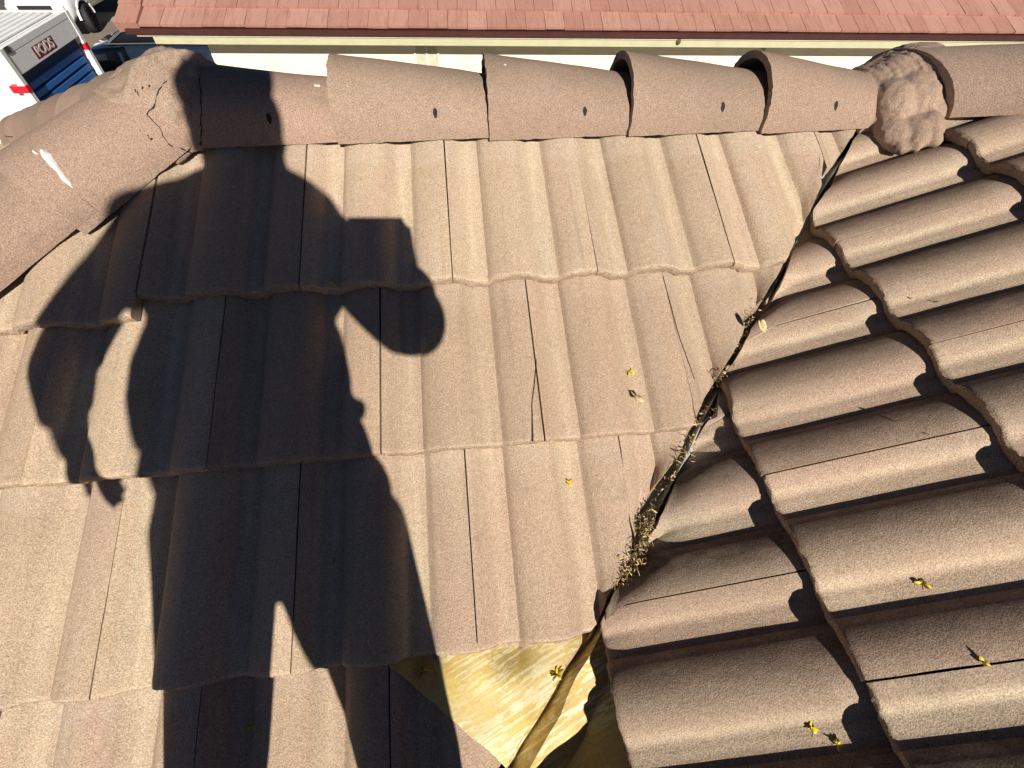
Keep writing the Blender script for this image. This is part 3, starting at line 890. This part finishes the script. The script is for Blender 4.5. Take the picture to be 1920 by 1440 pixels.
for r_ in range(10):
    d0 = r_ * EX - 0.02; d1 = d0 + EX + 0.03
    def Q(x, d, h): return (x, d * ca - h * sa, ZE + d * sa + h * ca)
    vs = [bm.verts.new(p) for p in (Q(0, d0, 0.075), Q(0.30, d0, 0.075), Q(0.30, d1, 0.055), Q(0, d1, 0.055), Q(0, d0, -0.06), Q(0.30, d0, -0.0), Q(0.30, d1, -0.0), Q(0, d1, -0.08))]
    tv = rnd.random()
    for q in ((0, 1, 2, 3), (4, 0, 3, 7), (1, 5, 6, 2), (4, 5, 1, 0)):
        f = bm.faces.new([vs[a] for a in q]); f[tone] = tv
finish('rake_tiles', bm, REDT, nh)
# solid under the tiles + back slope
SHEATH = plain('roof_sheathing', (0.25, 0.10, 0.075), 0.9)
bm = bmesh.new(); D = 10 * EX
add_prism(bm, [(0.05, ZE - 0.005), (D * ca, ZE + D * sa - 0.005), (2 * D * ca, ZE - 0.005), (2 * D * ca, ZE - 0.09), (0.05, ZE - 0.09)], 'x', 0.04, 16.2)
finish('roof_structure', bm, SHEATH, nh)
MAROON = plain('maroon_gutter', (0.05, 0.014, 0.011), 0.6, nz=0.15, ns=6)
CREAMT = plain('cream_trim', (0.42, 0.40, 0.25), 0.8, nz=0.07, ns=5)
bm = bmesh.new()
add_prism(bm, [(-0.02, ZE - 0.01), (-0.045, ZE - 0.02), (-0.04, ZE - 0.075), (-0.01, ZE - 0.085), (0.045, ZE - 0.085), (0.045, ZE - 0.01)], 'x', 0.10, 16.2)
finish('gutter', bm, MAROON, nh)
bm = bmesh.new()
add_box(bm, (8.2, 0.02, ZE - 0.098), (16.0, 0.045, 0.018), 0.002)
finish('drip_edge', bm, plain('drip_edge_paint', (0.62, 0.55, 0.42), 0.6), nh)
bm = bmesh.new()
add_box(bm, (8.32, 0.03, ZE - 0.155), (15.85, 0.03, 0.092), 0.002)
finish('fascia', bm, CREAMT, nh)
WY = 0.34
bm = bmesh.new()
add_box(bm, (8.55, WY / 2 + 0.03, ZE - 0.190), (15.4, WY - 0.02, 0.012))
finish('soffit', bm, CREAMT, nh)
bm = bmesh.new()
add_box(bm, (8.6, WY + 3.1, (ZE - 0.2) / 2), (15.3, 6.2, ZE - 0.2))
STUC = NM('bright_stucco', 0.95, 0, 0.2); v = STUC.coords(rand=False)
g = STUC.noise(v, 55, 4); STUC.col(STUC.mix(STUC.ramp(STUC.noise(v, 3, 4), [(0.3, 0.0), (0.7, 1.0)]), (0.70, 0.64, 0.48), (0.76, 0.70, 0.55)))
STUC.bump([(g, 0.5, 0.004)]); STUC = STUC.m
finish('wall', bm, STUC, nh)
FRM = plain('window_frame', (0.70, 0.66, 0.54), 0.6)
GLS = plain('window_glass', (0.50, 0.46, 0.34), 0.3, spec=0.6)
def nb_frame(x, z0, z1, w, label, mull=True):
    bm = bmesh.new()
    for (cx, cz, sx, sz) in ((x, z1, w, 0.03), (x, z0, w, 0.03), (x - w / 2, (z0 + z1) / 2, 0.03, z1 - z0 + 0.03), (x + w / 2, (z0 + z1) / 2, 0.03, z1 - z0 + 0.03)) + (((x, (z0 + z1) / 2, 0.025, z1 - z0 - 0.035),) if mull else ()):
        add_box(bm, (cx, WY - 0.015, cz), (sx, 0.045, sz), 0.003)
    f = finish('window', bm, FRM, nh)
    f['label'] = label
    bm = bmesh.new(); add_box(bm, (x, WY - 0.004, (z0 + z1) / 2), (w - 0.03, 0.02, z1 - z0 - 0.03)); finish('pane', bm, GLS, f)
nb_frame(4.20, ZE - 0.62, ZE - 0.275, 0.36, 'small two light window under the eave')
nb_frame(10.05, ZE - 0.95, ZE - 0.48, 0.42, 'pale vent panel low on the wall', False)
bm = bmesh.new()
add_tube(bm, [(9.62, WY - 0.03, ZE - 0.2), (9.62, WY - 0.035, ZE - 2.9)], 0.022, 8)
finish('conduit', bm, plain('grey_pipe', (0.3, 0.28, 0.25), 0.6), nh)
bm = bmesh.new()
add_ell(bm, (8.05, 0.0, ZE - 0.125), (0.035, 0.02, 0.045), None, 10)
finish('wasp_nest', bm, BRN, nh, None, True)

# ------------------------------------------------------------------ ground, road, kerb
def flat(name, pts, z, mat):
    bm = bmesh.new(); bm.faces.new([bm.verts.new((x, y, z)) for x, y in pts]); o = finish(name, bm, mat); o['kind'] = 'structure'; return o
def ground_mat(name, c1, c2, sc=3, g=40):
    M = NM(name, 0.95, 0, 0.2); v = M.coords(rand=False)
    c = M.mix(M.ramp(M.noise(v, sc, 5), [(0.35, 0.0), (0.65, 1.0)]), c1, c2)
    gg = M.noise(v, g, 4, 0.7); c = M.mix(0.5, c, M.ramp(gg, [(0.35, 0.65), (0.65, 1.25)]), 'MULTIPLY')
    M.col(c); M.bump([(gg, 0.4, 0.01)]); return M.m
flat('ground', [(-200, -200), (200, -200), (200, 300), (-200, 300)], GROUND, ground_mat('dirt', (0.20, 0.15, 0.10), (0.27, 0.21, 0.15), 0.7, 20))
flat('driveway', [(-20, 8), (-3.5, 8), (-3.5, 23.3), (-20, 23.3)], GROUND + 0.004, ground_mat('driveway_concrete', (0.20, 0.165, 0.125), (0.27, 0.225, 0.17), 0.8, 25))
flat('gutter_strip', [(-60, 23.3), (60, 22.3), (60, 23.6), (-60, 24.6)], GROUND + 0.008, ground_mat('gutter_concrete', (0.30, 0.28, 0.22), (0.36, 0.33, 0.27), 0.8, 25))
flat('road', [(-80, 24.6), (80, 23.5), (80, 33), (-80, 34)], GROUND + 0.012, ground_mat('asphalt', (0.085, 0.075, 0.07), (0.12, 0.105, 0.095), 0.6, 30))

# ------------------------------------------------------------------ storage container
WH = plain('white_container_paint', (0.80, 0.80, 0.78), 0.5, nz=0.04, ns=2)
GRYP = plain('grey_white_panel', (0.80, 0.79, 0.77), 0.6, nz=0.06, ns=3)
BLUE = plain('blue_roller_door', (0.02, 0.13, 0.42), 0.55, nz=0.1, ns=5)
NAVY = plain('navy_recess', (0.010, 0.028, 0.10), 0.7)
REDP = plain('red_reflector', (0.50, 0.01, 0.02), 0.5)
sc_ = thing('storage_container', 'white portable storage container with blue roll-up door in the driveway', 'container', (-8.48, 12.5, GROUND))
zt = -2.97 - GROUND; y0, y1 = -1.40, 1.40; LX = 4.8
bm = bmesh.new()
add_box(bm, (-LX / 2 - 0.12, 0, zt / 2 + 0.06), (LX - 0.22, y1 - y0 - 0.16, zt - 0.20), 0.01)
finish('body', bm, WH, sc_)
bm = bmesh.new()
for k in range(26):
    add_box(bm, (-0.32 - k * 0.175, 0, zt - 0.012), (0.09, y1 - y0 - 0.2, 0.035), 0.008)
finish('roof_ribs', bm, WH, sc_)
for yy in (y0, y1):
    bm = bmesh.new()
    add_box(bm, (-0.06, yy, zt / 2), (0.14, 0.13, zt), 0.012)
    add_box(bm, (-LX, yy, zt / 2), (0.14, 0.13, zt), 0.012)
    add_box(bm, (-LX / 2 - 0.03, yy, zt - 0.05), (LX - 0.22, 0.10, 0.10), 0.01)
    add_box(bm, (-LX / 2 - 0.03, yy, 0.12), (LX - 0.22, 0.10, 0.14), 0.01)
    finish('side_frame', bm, WH, sc_)
bm = bmesh.new()
add_box(bm, (-0.05, 0, zt - 0.065), (0.10, y1 - y0 - 0.14, 0.125), 0.006)
add_box(bm, (-0.053, 0, zt - 0.312), (0.10, y1 - y0 - 0.14, 0.358), 0.006)
finish('header', bm, GRYP, sc_)
bm = bmesh.new(); add_box(bm, (-0.15, 0, zt - 1.4), (0.04, y1 - y0 - 0.14, 1.85)); finish('door_recess', bm, NAVY, sc_)
bm = bmesh.new()
for k in range(10):
    zz = zt - 0.70 - k * 0.170
    add_prism(bm, [(-0.125, zz), (-0.085, zz - 0.015), (-0.085, zz - 0.12), (-0.125, zz - 0.128)], 'y', y0 + 0.24, y1 - 0.20)
finish('door', bm, BLUE, sc_)
for yy in (y0, y1):
    bm = bmesh.new(); add_box(bm, (-0.055, yy, zt - 0.72), (0.146, 0.137, 0.14), 0.003)
    if yy == y0: add_box(bm, (-0.21, y0 - 0.004, zt - 0.72), (0.20, 0.141, 0.139), 0.003)
    finish('reflector', bm, REDP, sc_)
bm = bmesh.new(); add_box(bm, (0.004, y0 + 0.17, zt - 0.06), (0.02, 0.16, 0.11), 0.003); finish('corner_bracket', bm, plain('dark_steel', (0.05, 0.05, 0.05), 0.6), sc_)
sgn = None
bm = bmesh.new(); add_box(bm, (-0.008, -0.10, zt - 0.33), (0.012, 0.86, 0.235), 0.003)
sgn = finish('sign', bm, plain('maroon_sign', (0.27, 0.012, 0.03), 0.5, nz=0.08), sc_)
sgn['label'] = 'dark red sign reading PODS in white letters'
cv = bpy.data.curves.new('txt', 'FONT'); cv.body = 'PODS'; cv.size = 0.25; cv.extrude = 0.004; cv.align_x = 'CENTER'; cv.align_y = 'CENTER'; cv.offset = 0.006
to = bpy.data.objects.new('txt', cv); COL.objects.link(to)
me = evaluated_copy(to, 'lettering'); bpy.data.objects.remove(to)
me.materials.append(WHITEP)
lt = bpy.data.objects.new('lettering', me); link(lt, sgn)
lt.matrix_local = Matrix.Translation((0.003, -0.10, zt - 0.332)) @ Matrix(((0, 0, 1, 0), (1, 0, 0, 0), (0, 1, 0, 0), (0, 0, 0, 1))) @ Matrix.Diagonal((1.14, 1.0, 1, 1))

# ------------------------------------------------------------------ vehicles
BODYW = plain('white_car_paint', (0.72, 0.72, 0.73), 0.3, 0.0, 0.5, 0.02, 2, 0.6)
NAVC = plain('navy_car_paint', (0.010, 0.016, 0.030), 0.18, 0.0, 0.6, 0.05, 2, 1.0)
GLASS = plain('dark_car_glass', (0.010, 0.012, 0.016), 0.08, 0.0, 0.8, 0.02)
RUB = plain('rubber', (0.02, 0.02, 0.021), 0.75)
RIM = plain('alloy_rim', (0.045, 0.045, 0.05), 0.4, 0.7)
CHR = plain('chrome_strip', (0.75, 0.75, 0.73), 0.25, 0.9, nz=0.02)
def loft(bm, secs, mat=0):
    rings = [[bm.verts.new(p) for p in s_] for s_ in secs]
    n = len(rings[0])
    for A, B in zip(rings, rings[1:]):
        for k in range(n):
            f = bm.faces.new((A[k], A[(k + 1) % n], B[(k + 1) % n], B[k])); f.material_index = mat; f.smooth = True
    bm.faces.new(rings[0][::-1]).material_index = mat; bm.faces.new(rings[-1]).material_index = mat
def wheel(parent, P, r, w, rz=0.0):
    # axle along local y
    bm = bmesh.new(); seg = 36
    pr = [(r * 0.62, -w / 2), (r * 0.93, -w / 2), (r, -w * 0.36), (r, w * 0.36), (r * 0.93, w / 2), (r * 0.62, w / 2)]
    rings = []
    for k in range(seg):
        a = 2 * math.pi * k / seg
        rings.append([bm.verts.new((q[0] * math.cos(a), q[1], q[0] * math.sin(a))) for q in pr])
    for k in range(seg):
        A, B = rings[k], rings[(k + 1) % seg]
        for j in range(len(pr)): 
            f = bm.faces.new((A[j], A[(j + 1) % 6], B[(j + 1) % 6], B[j])); f.smooth = True
    M = Matrix.Translation(P) @ Matrix.Rotation(rz, 4, 'Z')
    ty = finish('wheel', bm, RUB, parent); ty.matrix_local = M
    bm = bmesh.new()
    for k in range(10):
        a = 2 * math.pi * k / 10
        add_box(bm, (math.cos(a) * r * 0.33, -w * 0.35, math.sin(a) * r * 0.33), (r * 0.56, 0.03, r * 0.09), 0.004, Matrix.Rotation(-a, 4, 'Y'))
    bmesh.ops.create_cone(bm, cap_ends=True, segments=24, radius1=r * 0.62, radius2=r * 0.62, depth=0.02, matrix=Matrix.Translation((0, -w * 0.1, 0)) @ Matrix.Rotation(R(90), 4, 'X'))
    bmesh.ops.create_cone(bm, cap_ends=True, segments=16, radius1=r * 0.14, radius2=r * 0.12, depth=0.05, matrix=Matrix.Translation((0, -w * 0.38, 0)) @ Matrix.Rotation(R(90), 4, 'X'))
    finish('rim', bm, RIM, ty)
def car_section(hw, z0, z1, zr_, hwr, n=5):
    return None
# dark sedan: its length along local x, near side at local y = -0.92
cs = thing('dark_sedan', 'dark navy sedan parked between the container and the red roof house', 'car', (-7.55, 16.95, GROUND), R(-2))
cs.scale = (1.0, 1.0, 1.12)
def sect(x, hw, zb, zw, rnd_=0.08):
    return [(x, -hw + 0.05, zb), (x, -hw, zb + 0.18), (x, -hw, zw - 0.14), (x, -hw + 0.07, zw - 0.02), (x, -hw * 0.45, zw + 0.03), (x, hw * 0.45, zw + 0.03), (x, hw - 0.07, zw - 0.02), (x, hw, zw - 0.14), (x, hw, zb + 0.18), (x, hw - 0.05, zb)]
bm = bmesh.new()
loft(bm, [sect(-2.45, 0.72, 0.35, 0.72), sect(-2.30, 0.88, 0.25, 0.84), sect(-1.5, 0.93, 0.22, 0.95), sect(0, 0.94, 0.22, 0.98), sect(1.2, 0.93, 0.22, 0.97), sect(2.1, 0.88, 0.24, 0.90), sect(2.42, 0.70, 0.33, 0.72)])
finish('body', bm, NAVC, cs)
def gh(x, hw, z, hb_=0.86): return [(x, -hb_, 0.96), (x, -hw, z - 0.05), (x, -hw * 0.6, z), (x, hw * 0.6, z), (x, hw, z - 0.05), (x, hb_, 0.96)]
bm = bmesh.new()
loft(bm, [gh(-1.75, 0.80, 1.02), gh(-1.0, 0.66, 1.38), gh(-0.3, 0.66, 1.46), gh(0.5, 0.65, 1.43), gh(1.45, 0.76, 1.03)])
finish('greenhouse', bm, GLASS, cs)
bm = bmesh.new()
loft(bm, [[(x, -h, z - 0.03), (x, -h, z + 0.005), (x, -h * 0.55, z + 0.04), (x, h * 0.55, z + 0.04), (x, h, z + 0.005), (x, h, z - 0.03)] for x, h, z in ((-1.15, 0.62, 1.33), (-0.9, 0.67, 1.40), (-0.3, 0.68, 1.455), (0.45, 0.67, 1.44), (0.75, 0.62, 1.35))])
finish('car_roof', bm, plain('navy_roof_reflection', (0.05, 0.085, 0.13), 0.25, nz=0.05, coat=1.0), cs)  # paler and bluer than the body: sky reflection painted into the roof colour
bm = bmesh.new()
for s_ in (-1, 1):
    add_tube(bm, [(-1.62, s_ * 0.875, 1.0), (-0.95, s_ * 0.73, 1.33), (-0.3, s_ * 0.725, 1.40), (0.45, s_ * 0.72, 1.38), (1.25, s_ * 0.86, 1.02)], 0.022, 6)
    add_tube(bm, [(-1.7, s_ * 0.925, 0.985), (0, s_ * 0.935, 1.01), (1.4, s_ * 0.925, 0.99)], 0.014, 6)
finish('window_trim', bm, CHR, cs)
for (x, y, rz) in ((-1.5, -0.82, 0), (1.5, -0.82, 0), (-1.5, 0.82, math.pi), (1.5, 0.82, math.pi)):
    wheel(cs, (x, y, 0.34), 0.34, 0.2, rz)

# white pickup behind the container: front towards the camera, side towards +x
pk = thing('white_pickup', 'white pickup truck with a ladder rack parked behind the container, front wheel turned', 'truck', (-13.45, 20.6, GROUND))
def psec(y, hw, zb, zt_): return [(-hw + 0.05, y, zb), (hw - 0.05, y, zb), (hw, y, zb + 0.15), (hw, y, zt_ - 0.15), (hw - 0.10, y, zt_), (-hw + 0.10, y, zt_), (-hw, y, zt_ - 0.15), (-hw, y, zb + 0.15)]
bm = bmesh.new()
loft(bm, [psec(-0.05, 0.80, 0.55, 0.98), psec(0.02, 0.96, 0.45, 1.12), psec(0.4, 1.0, 0.62, 1.22), psec(1.5, 1.0, 0.62, 1.28), psec(5.8, 1.0, 0.55, 1.25)])
finish('body', bm, BODYW, pk)
bm = bmesh.new()
loft(bm, [[(-0.93, 1.45, 1.2), (0.93, 1.45, 1.2), (0.90, 1.5, 1.25), (-0.90, 1.5, 1.25)], [(-0.93, 2.1, 1.2), (0.93, 2.1, 1.2), (0.76, 2.15, 1.85), (-0.76, 2.15, 1.85)], [(-0.93, 3.6, 1.2), (0.93, 3.6, 1.2), (0.76, 3.5, 1.87), (-0.76, 3.5, 1.87)], [(-0.93, 3.9, 1.2), (0.93, 3.9, 1.2), (0.90, 3.85, 1.25), (-0.90, 3.85, 1.25)]])
finish('windows', bm, GLASS, pk)
bm = bmesh.new()
add_box(bm, (0, 2.8, 1.90), (1.56, 1.55, 0.07), 0.03)
for s_ in (-1, 1):
    add_tube(bm, [(s_ * 0.92, 1.42, 1.22), (s_ * 0.77, 2.12, 1.88)], 0.04, 6); add_tube(bm, [(s_ * 0.94, 2.85, 1.2), (s_ * 0.77, 2.85, 1.88)], 0.04, 6)
finish('cab_roof', bm, BODYW, pk)
bm = bmesh.new()
add_box(bm, (0, -0.10, 0.66), (1.9, 0.16, 0.26), 0.04)
finish('bumper', bm, BODYW, pk)
bm = bmesh.new(); add_box(bm, (0, -0.04, 0.90), (1.1, 0.06, 0.22), 0.02); finish('grille', bm, plain('black_grille', (0.02, 0.02, 0.02), 0.5), pk)
for s_ in (-1, 1):
    bm = bmesh.new(); add_box(bm, (s_ * 0.76, -0.02, 0.92), (0.34, 0.08, 0.2), 0.03); finish('headlight', bm, plain('headlight_glass', (0.5, 0.5, 0.5), 0.15), pk)
bm = bmesh.new()
for yy in (-0.2, 1.2):
    pass
bm.free()
bm = bmesh.new()
for yy in (0.95, 4.0, 5.5):
    add_box(bm, (0, yy, 2.1 if yy > 3 else 2.1), (1.9, 0.07, 0.07), 0.01)
for s_ in (-1, 1):
    add_box(bm, (s_ * 0.92, 3.2, 2.17), (0.07, 4.9, 0.06), 0.01)
    for yy in (4.0, 5.5): add_box(bm, (s_ * 0.92, yy, 1.68), (0.06, 0.06, 0.84), 0.01)
finish('ladder_rack', bm, BODYW, pk)
# wheel arch and wheels
for s_ in (-1, 1):
    for yy in (0.95, 4.6):
        bm = bmesh.new(); pts = []
        for k in range(13):
            a = math.pi * k / 12; pts.append((s_ * 1.0, yy - 0.52 * math.cos(a), 0.48 + 0.50 * math.sin(a)))
        add_tube(bm, pts, 0.045, 6); finish('wheel_arch', bm, BODYW, pk)
        bm = bmesh.new()
        bmesh.ops.create_cone(bm, cap_ends=True, segments=28, radius1=0.5, radius2=0.5, depth=0.03, matrix=Matrix.Translation((s_ * 0.995, yy, 0.50)) @ Matrix.Rotation(R(90), 4, 'Y'))
        finish('wheel_well', bm, DARK, pk)
for (x, y, rz) in ((0.93, 0.95, R(90 + 20)), (-0.93, 0.95, R(-90 + 20)), (0.93, 4.6, R(90)), (-0.93, 4.6, R(-90))):
    wheel(pk, (x, y, 0.42), 0.42, 0.26, rz)

# ------------------------------------------------------------------ the person taking the photograph (casts the shadow)
SKIN = plain('skin', (0.46, 0.27, 0.19), 0.6, nz=0.08, ns=12)
SHIRT = plain('dark_shirt', (0.04, 0.05, 0.07), 0.9, nz=0.2, ns=30)
PANTS = plain('khaki_trousers', (0.20, 0.16, 0.11), 0.9, nz=0.15, ns=30)
CAPF = plain('cap_cloth', (0.05, 0.05, 0.06), 0.9)
SHOE = plain('brown_shoe', (0.10, 0.06, 0.035), 0.7)
PXY = (0.38, -1.68)
person = thing('person', 'person standing on the roof taking the photo, in cap, dark shirt and loose trousers', 'person', (PXY[0], PXY[1], -0.70))
def shadow_to(px, py, Y, h=0.02):
    # point on the centre slope seen at a pixel, carried back along the sun's ray to the plane y = Y
    P = pixray(px, py)
    return P - SUN * ((P.y - Y) / SUN.y)
def body_obj(name, build, mat, voxel, sm, lab=None):
    bm = bmesh.new(); build(bm); me = remesh_bm(bm, voxel, sm); me.materials.append(mat); me.shade_smooth()
    o = bpy.data.objects.new(name, me); link(o, person); o.location = -Vector(person.location)
    if lab: o['label'] = lab
    return o
Yh, Ys, Yt, Yp = -1.56, -1.63, -1.68, -1.72
head_c = shadow_to(432, 205, Yh)
neck0 = shadow_to(460, 330, Ys + 0.02)
shL = shadow_to(262, 420, Ys); shR = shadow_to(600, 455, Ys)
elbL = shadow_to(112, 680, Yt); haL = shadow_to(140, 835, Yt + 0.04); fiL = shadow_to(205, 905, Yt + 0.06)
elbR = shadow_to(782, 605, -1.50)
chest = shadow_to(440, 480, Yt); belly = shadow_to(452, 740, Yp); hips = shadow_to(512, 960, Yp)
hipL = shadow_to(396, 1010, Yp); hipR = shadow_to(645, 1010, Yp)
knL = shadow_to(412, 1400, -1.62); knR = shadow_to(768, 1400, -1.62)
ftL = Vector((knL.x - 0.02, -1.68, -0.70)); ftR = Vector((knR.x + 0.05, -1.66, -0.555))
hand = CAM - cf * 0.055 + cr * 0.03 - cu * 0.02
wristR = CAM + Vector((0.012, -0.13, -0.002)) - Vector((0, 0, 0.075))
def hand_fingers(bm, base, dirv, side, up, curl, sc=1.0, thumb=True):
    # palm then four fingers and a thumb
    for k, (o_, l_) in enumerate(((-0.030, 0.072), (-0.010, 0.080), (0.011, 0.075), (0.031, 0.060))):
        p = base + side * o_ * sc; d = dirv.copy()
        for j, (f_, r0) in enumerate(((0.45, 0.0088), (0.32, 0.008), (0.23, 0.007))):
            q = p + d * l_ * f_ * sc; add_cone(bm, p, q, r0, r0 * 0.93, 10); p = q; d = (d + up * curl).normalized()
    if thumb:
        p = base - dirv * 0.05 * sc - side * 0.042 * sc; d = (dirv * 0.6 - side * 0.7).normalized()
        for f_ in (0.035, 0.028): q = p + d * f_ * sc; add_cone(bm, p, q, 0.0105, 0.009, 10); p = q; d = (d + up * curl * 0.5).normalized()
def build_body(bm):
    hc = head_c
    add_ell(bm, hc + Vector((0, 0, 0.035)), (0.078, 0.096, 0.098)); add_ell(bm, hc + Vector((0, 0.03, -0.055)), (0.072, 0.078, 0.080))
    add_cone(bm, hc + Vector((0, 0.088, 0.0)), hc + Vector((0, 0.112, -0.03)), 0.010, 0.015, 10)     # nose
    add_ell(bm, hc + Vector((0, 0.088, -0.062)), (0.026, 0.014, 0.010)); add_ell(bm, hc + Vector((0, 0.078, -0.095)), (0.028, 0.024, 0.020))
    for s_ in (-1, 1): add_ell(bm, hc + Vector((s_ * 0.082, -0.005, -0.005)), (0.012, 0.020, 0.032))
    add_cone(bm, neck0 + Vector((0, -0.01, -0.06)), hc + Vector((0, -0.01, -0.05)), 0.064, 0.056)
    add_ell(bm, chest + Vector((0, 0, 0.02)), (0.165, 0.10, 0.20)); add_ell(bm, belly, (0.15, 0.10, 0.17)); add_ell(bm, hips, (0.155, 0.11, 0.12))
    for a, b in ((shL, chest), (shR, chest)): add_cone(bm, a, b + Vector((0, 0, 0.12)), 0.055, 0.09)
    add_cone(bm, shL, elbL, 0.047, 0.036); add_cone(bm, elbL, haL, 0.036, 0.026)
    add_cone(bm, shR, elbR, 0.047, 0.036); add_cone(bm, elbR, wristR, 0.036, 0.026)
    # left hand hanging
    dv = (fiL - haL).normalized(); add_ell(bm, haL + dv * 0.035, (0.035, 0.020, 0.045)); hand_fingers(bm, haL + dv * 0.06, dv, Vector((0.12, 0.99, 0)), Vector((0.6, 0.0, -0.2)), 0.25)
    # right hand behind the phone
    pc = CAM - cf * 0.050 + cr * 0.020 - cu * 0.055
    add_cone(bm, wristR, pc, 0.024, 0.024)
    add_ell(bm, pc, (0.036, 0.030, 0.036)); add_cone(bm, pc, elbR.lerp(wristR, 0.7), 0.034, 0.034)
    for k in range(4):
        b0 = pc + cr * 0.01 + cu * (0.024 - 0.014 * k); b1 = CAM - cf * 0.026 + cr * 0.022 + cu * (-0.006 - 0.016 * k)
        add_cone(bm, b0, b1, 0.0085, 0.008, 10)
    t0 = pc - cu * 0.02; t1 = CAM - cf * 0.032 + cr * 0.04 - cu * 0.03
    add_cone(bm, t0, t1, 0.011, 0.009, 10)
    for h_, k_, f_ in ((hipL, knL, ftL), (hipR, knR, ftR)):
        add_cone(bm, h_, k_, 0.085, 0.058); add_cone(bm, k_, f_ + Vector((0, -0.02, 0.09)), 0.055, 0.038); add_cone(bm, f_ + Vector((0, -0.03, 0.045)), f_ + Vector((0, 0.14, 0.03)), 0.036, 0.026)
body_obj('body', build_body, SKIN, 0.0065, 2)
def build_shirt(bm):
    add_ell(bm, chest + Vector((0.012, 0, 0.0)), (0.228, 0.125, 0.22)); add_ell(bm, belly + Vector((0.008, 0, 0.02)), (0.205, 0.135, 0.25)); add_ell(bm, hips + Vector((-0.012, 0, 0.09)), (0.212, 0.135, 0.15))
    for a in (shL, shR): add_cone(bm, a, chest + Vector((0, 0, 0.11)), 0.072, 0.10)
    add_cone(bm, neck0 + Vector((0.010, -0.015, -0.06)), neck0 + Vector((0.024, -0.03, 0.10)), 0.086, 0.070)
    add_cone(bm, shL, shL.lerp(elbL, 0.9), 0.070, 0.064); add_cone(bm, shR, shR.lerp(elbR, 0.92), 0.074, 0.074)
    add_cone(bm, elbL, elbL.lerp(haL, 0.5), 0.058, 0.042)
    add_cone(bm, elbR + Vector((-0.02, 0, 0.02)), elbR.lerp(wristR, 0.85), 0.070, 0.064)
    add_ell(bm, shadow_to(672, 768, Yp), (0.018, 0.03, 0.012))
body_obj('shirt', build_shirt, SHIRT, 0.009, 3)
def build_pants(bm):
    add_ell(bm, hips + Vector((0.0, 0, 0.02)), (0.218, 0.14, 0.10))
    for h_, k_, f_, q in ((hipL, knL, ftL, -1), (hipR, knR, ftR, 1)):
        add_cone(bm, h_, k_, 0.119, 0.082); add_cone(bm, k_, f_ + Vector((0, -0.03, 0.06)), 0.077, 0.066)
body_obj('trousers', build_pants, PANTS, 0.009, 3)
def build_hair(bm):
    add_ell(bm, head_c + Vector((0.006, -0.035, 0.0)), (0.099, 0.085, 0.10)); add_ell(bm, head_c + Vector((-0.002, -0.045, -0.050)), (0.099, 0.065, 0.074))
body_obj('hair', build_hair, plain('dark_hair', (0.03, 0.02, 0.015), 0.8), 0.008, 2)
def build_cap(bm):
    add_ell(bm, head_c + Vector((0, -0.005, 0.060)), (0.096, 0.110, 0.088)); add_ell(bm, head_c + Vector((0, 0.13, 0.050)), (0.082, 0.075, 0.010))
body_obj('cap', build_cap, CAPF, 0.007, 2)
for f_ in (ftL, ftR):
    def bs(bm, f_=f_):
        add_cone(bm, f_ + Vector((0, -0.05, 0.045)), f_ + Vector((0, 0.15, 0.038)), 0.048, 0.040, 16); add_ell(bm, f_ + Vector((0, 0.05, 0.01)), (0.052, 0.145, 0.02))
    body_obj('shoe', bs, SHOE, 0.007, 1)
for s_ in (-1, 1):
    bm = bmesh.new(); add_ell(bm, head_c + Vector((s_ * 0.031, 0.083, 0.008)), (0.012, 0.010, 0.009), None, 12)
    o = finish('eye', bm, plain('eye', (0.6, 0.58, 0.55), 0.2), person, Matrix.Identity(4), True)
# phone, held just behind the lens
phone = thing('phone', 'smartphone in dark case held up in the right hand', 'phone', CAM - cf * 0.02)
Mp = Matrix(((cr.x, cu.x, -cf.x, 0), (cr.y, cu.y, -cf.y, 0), (cr.z, cu.z, -cf.z, 0), (0, 0, 0, 1)))
bm = bmesh.new(); add_box(bm, (-0.037, -0.036, 0.006), (0.108, 0.070, 0.009), 0.003)
o = finish('case', bm, plain('phone_case', (0.02, 0.02, 0.02), 0.6), phone); o.matrix_local = Mp
bm = bmesh.new(); add_box(bm, (-0.037, -0.036, 0.0112), (0.102, 0.063, 0.001)); o = finish('screen', bm, plain('phone_screen', (0.01, 0.01, 0.012), 0.05), phone); o.matrix_local = Mp
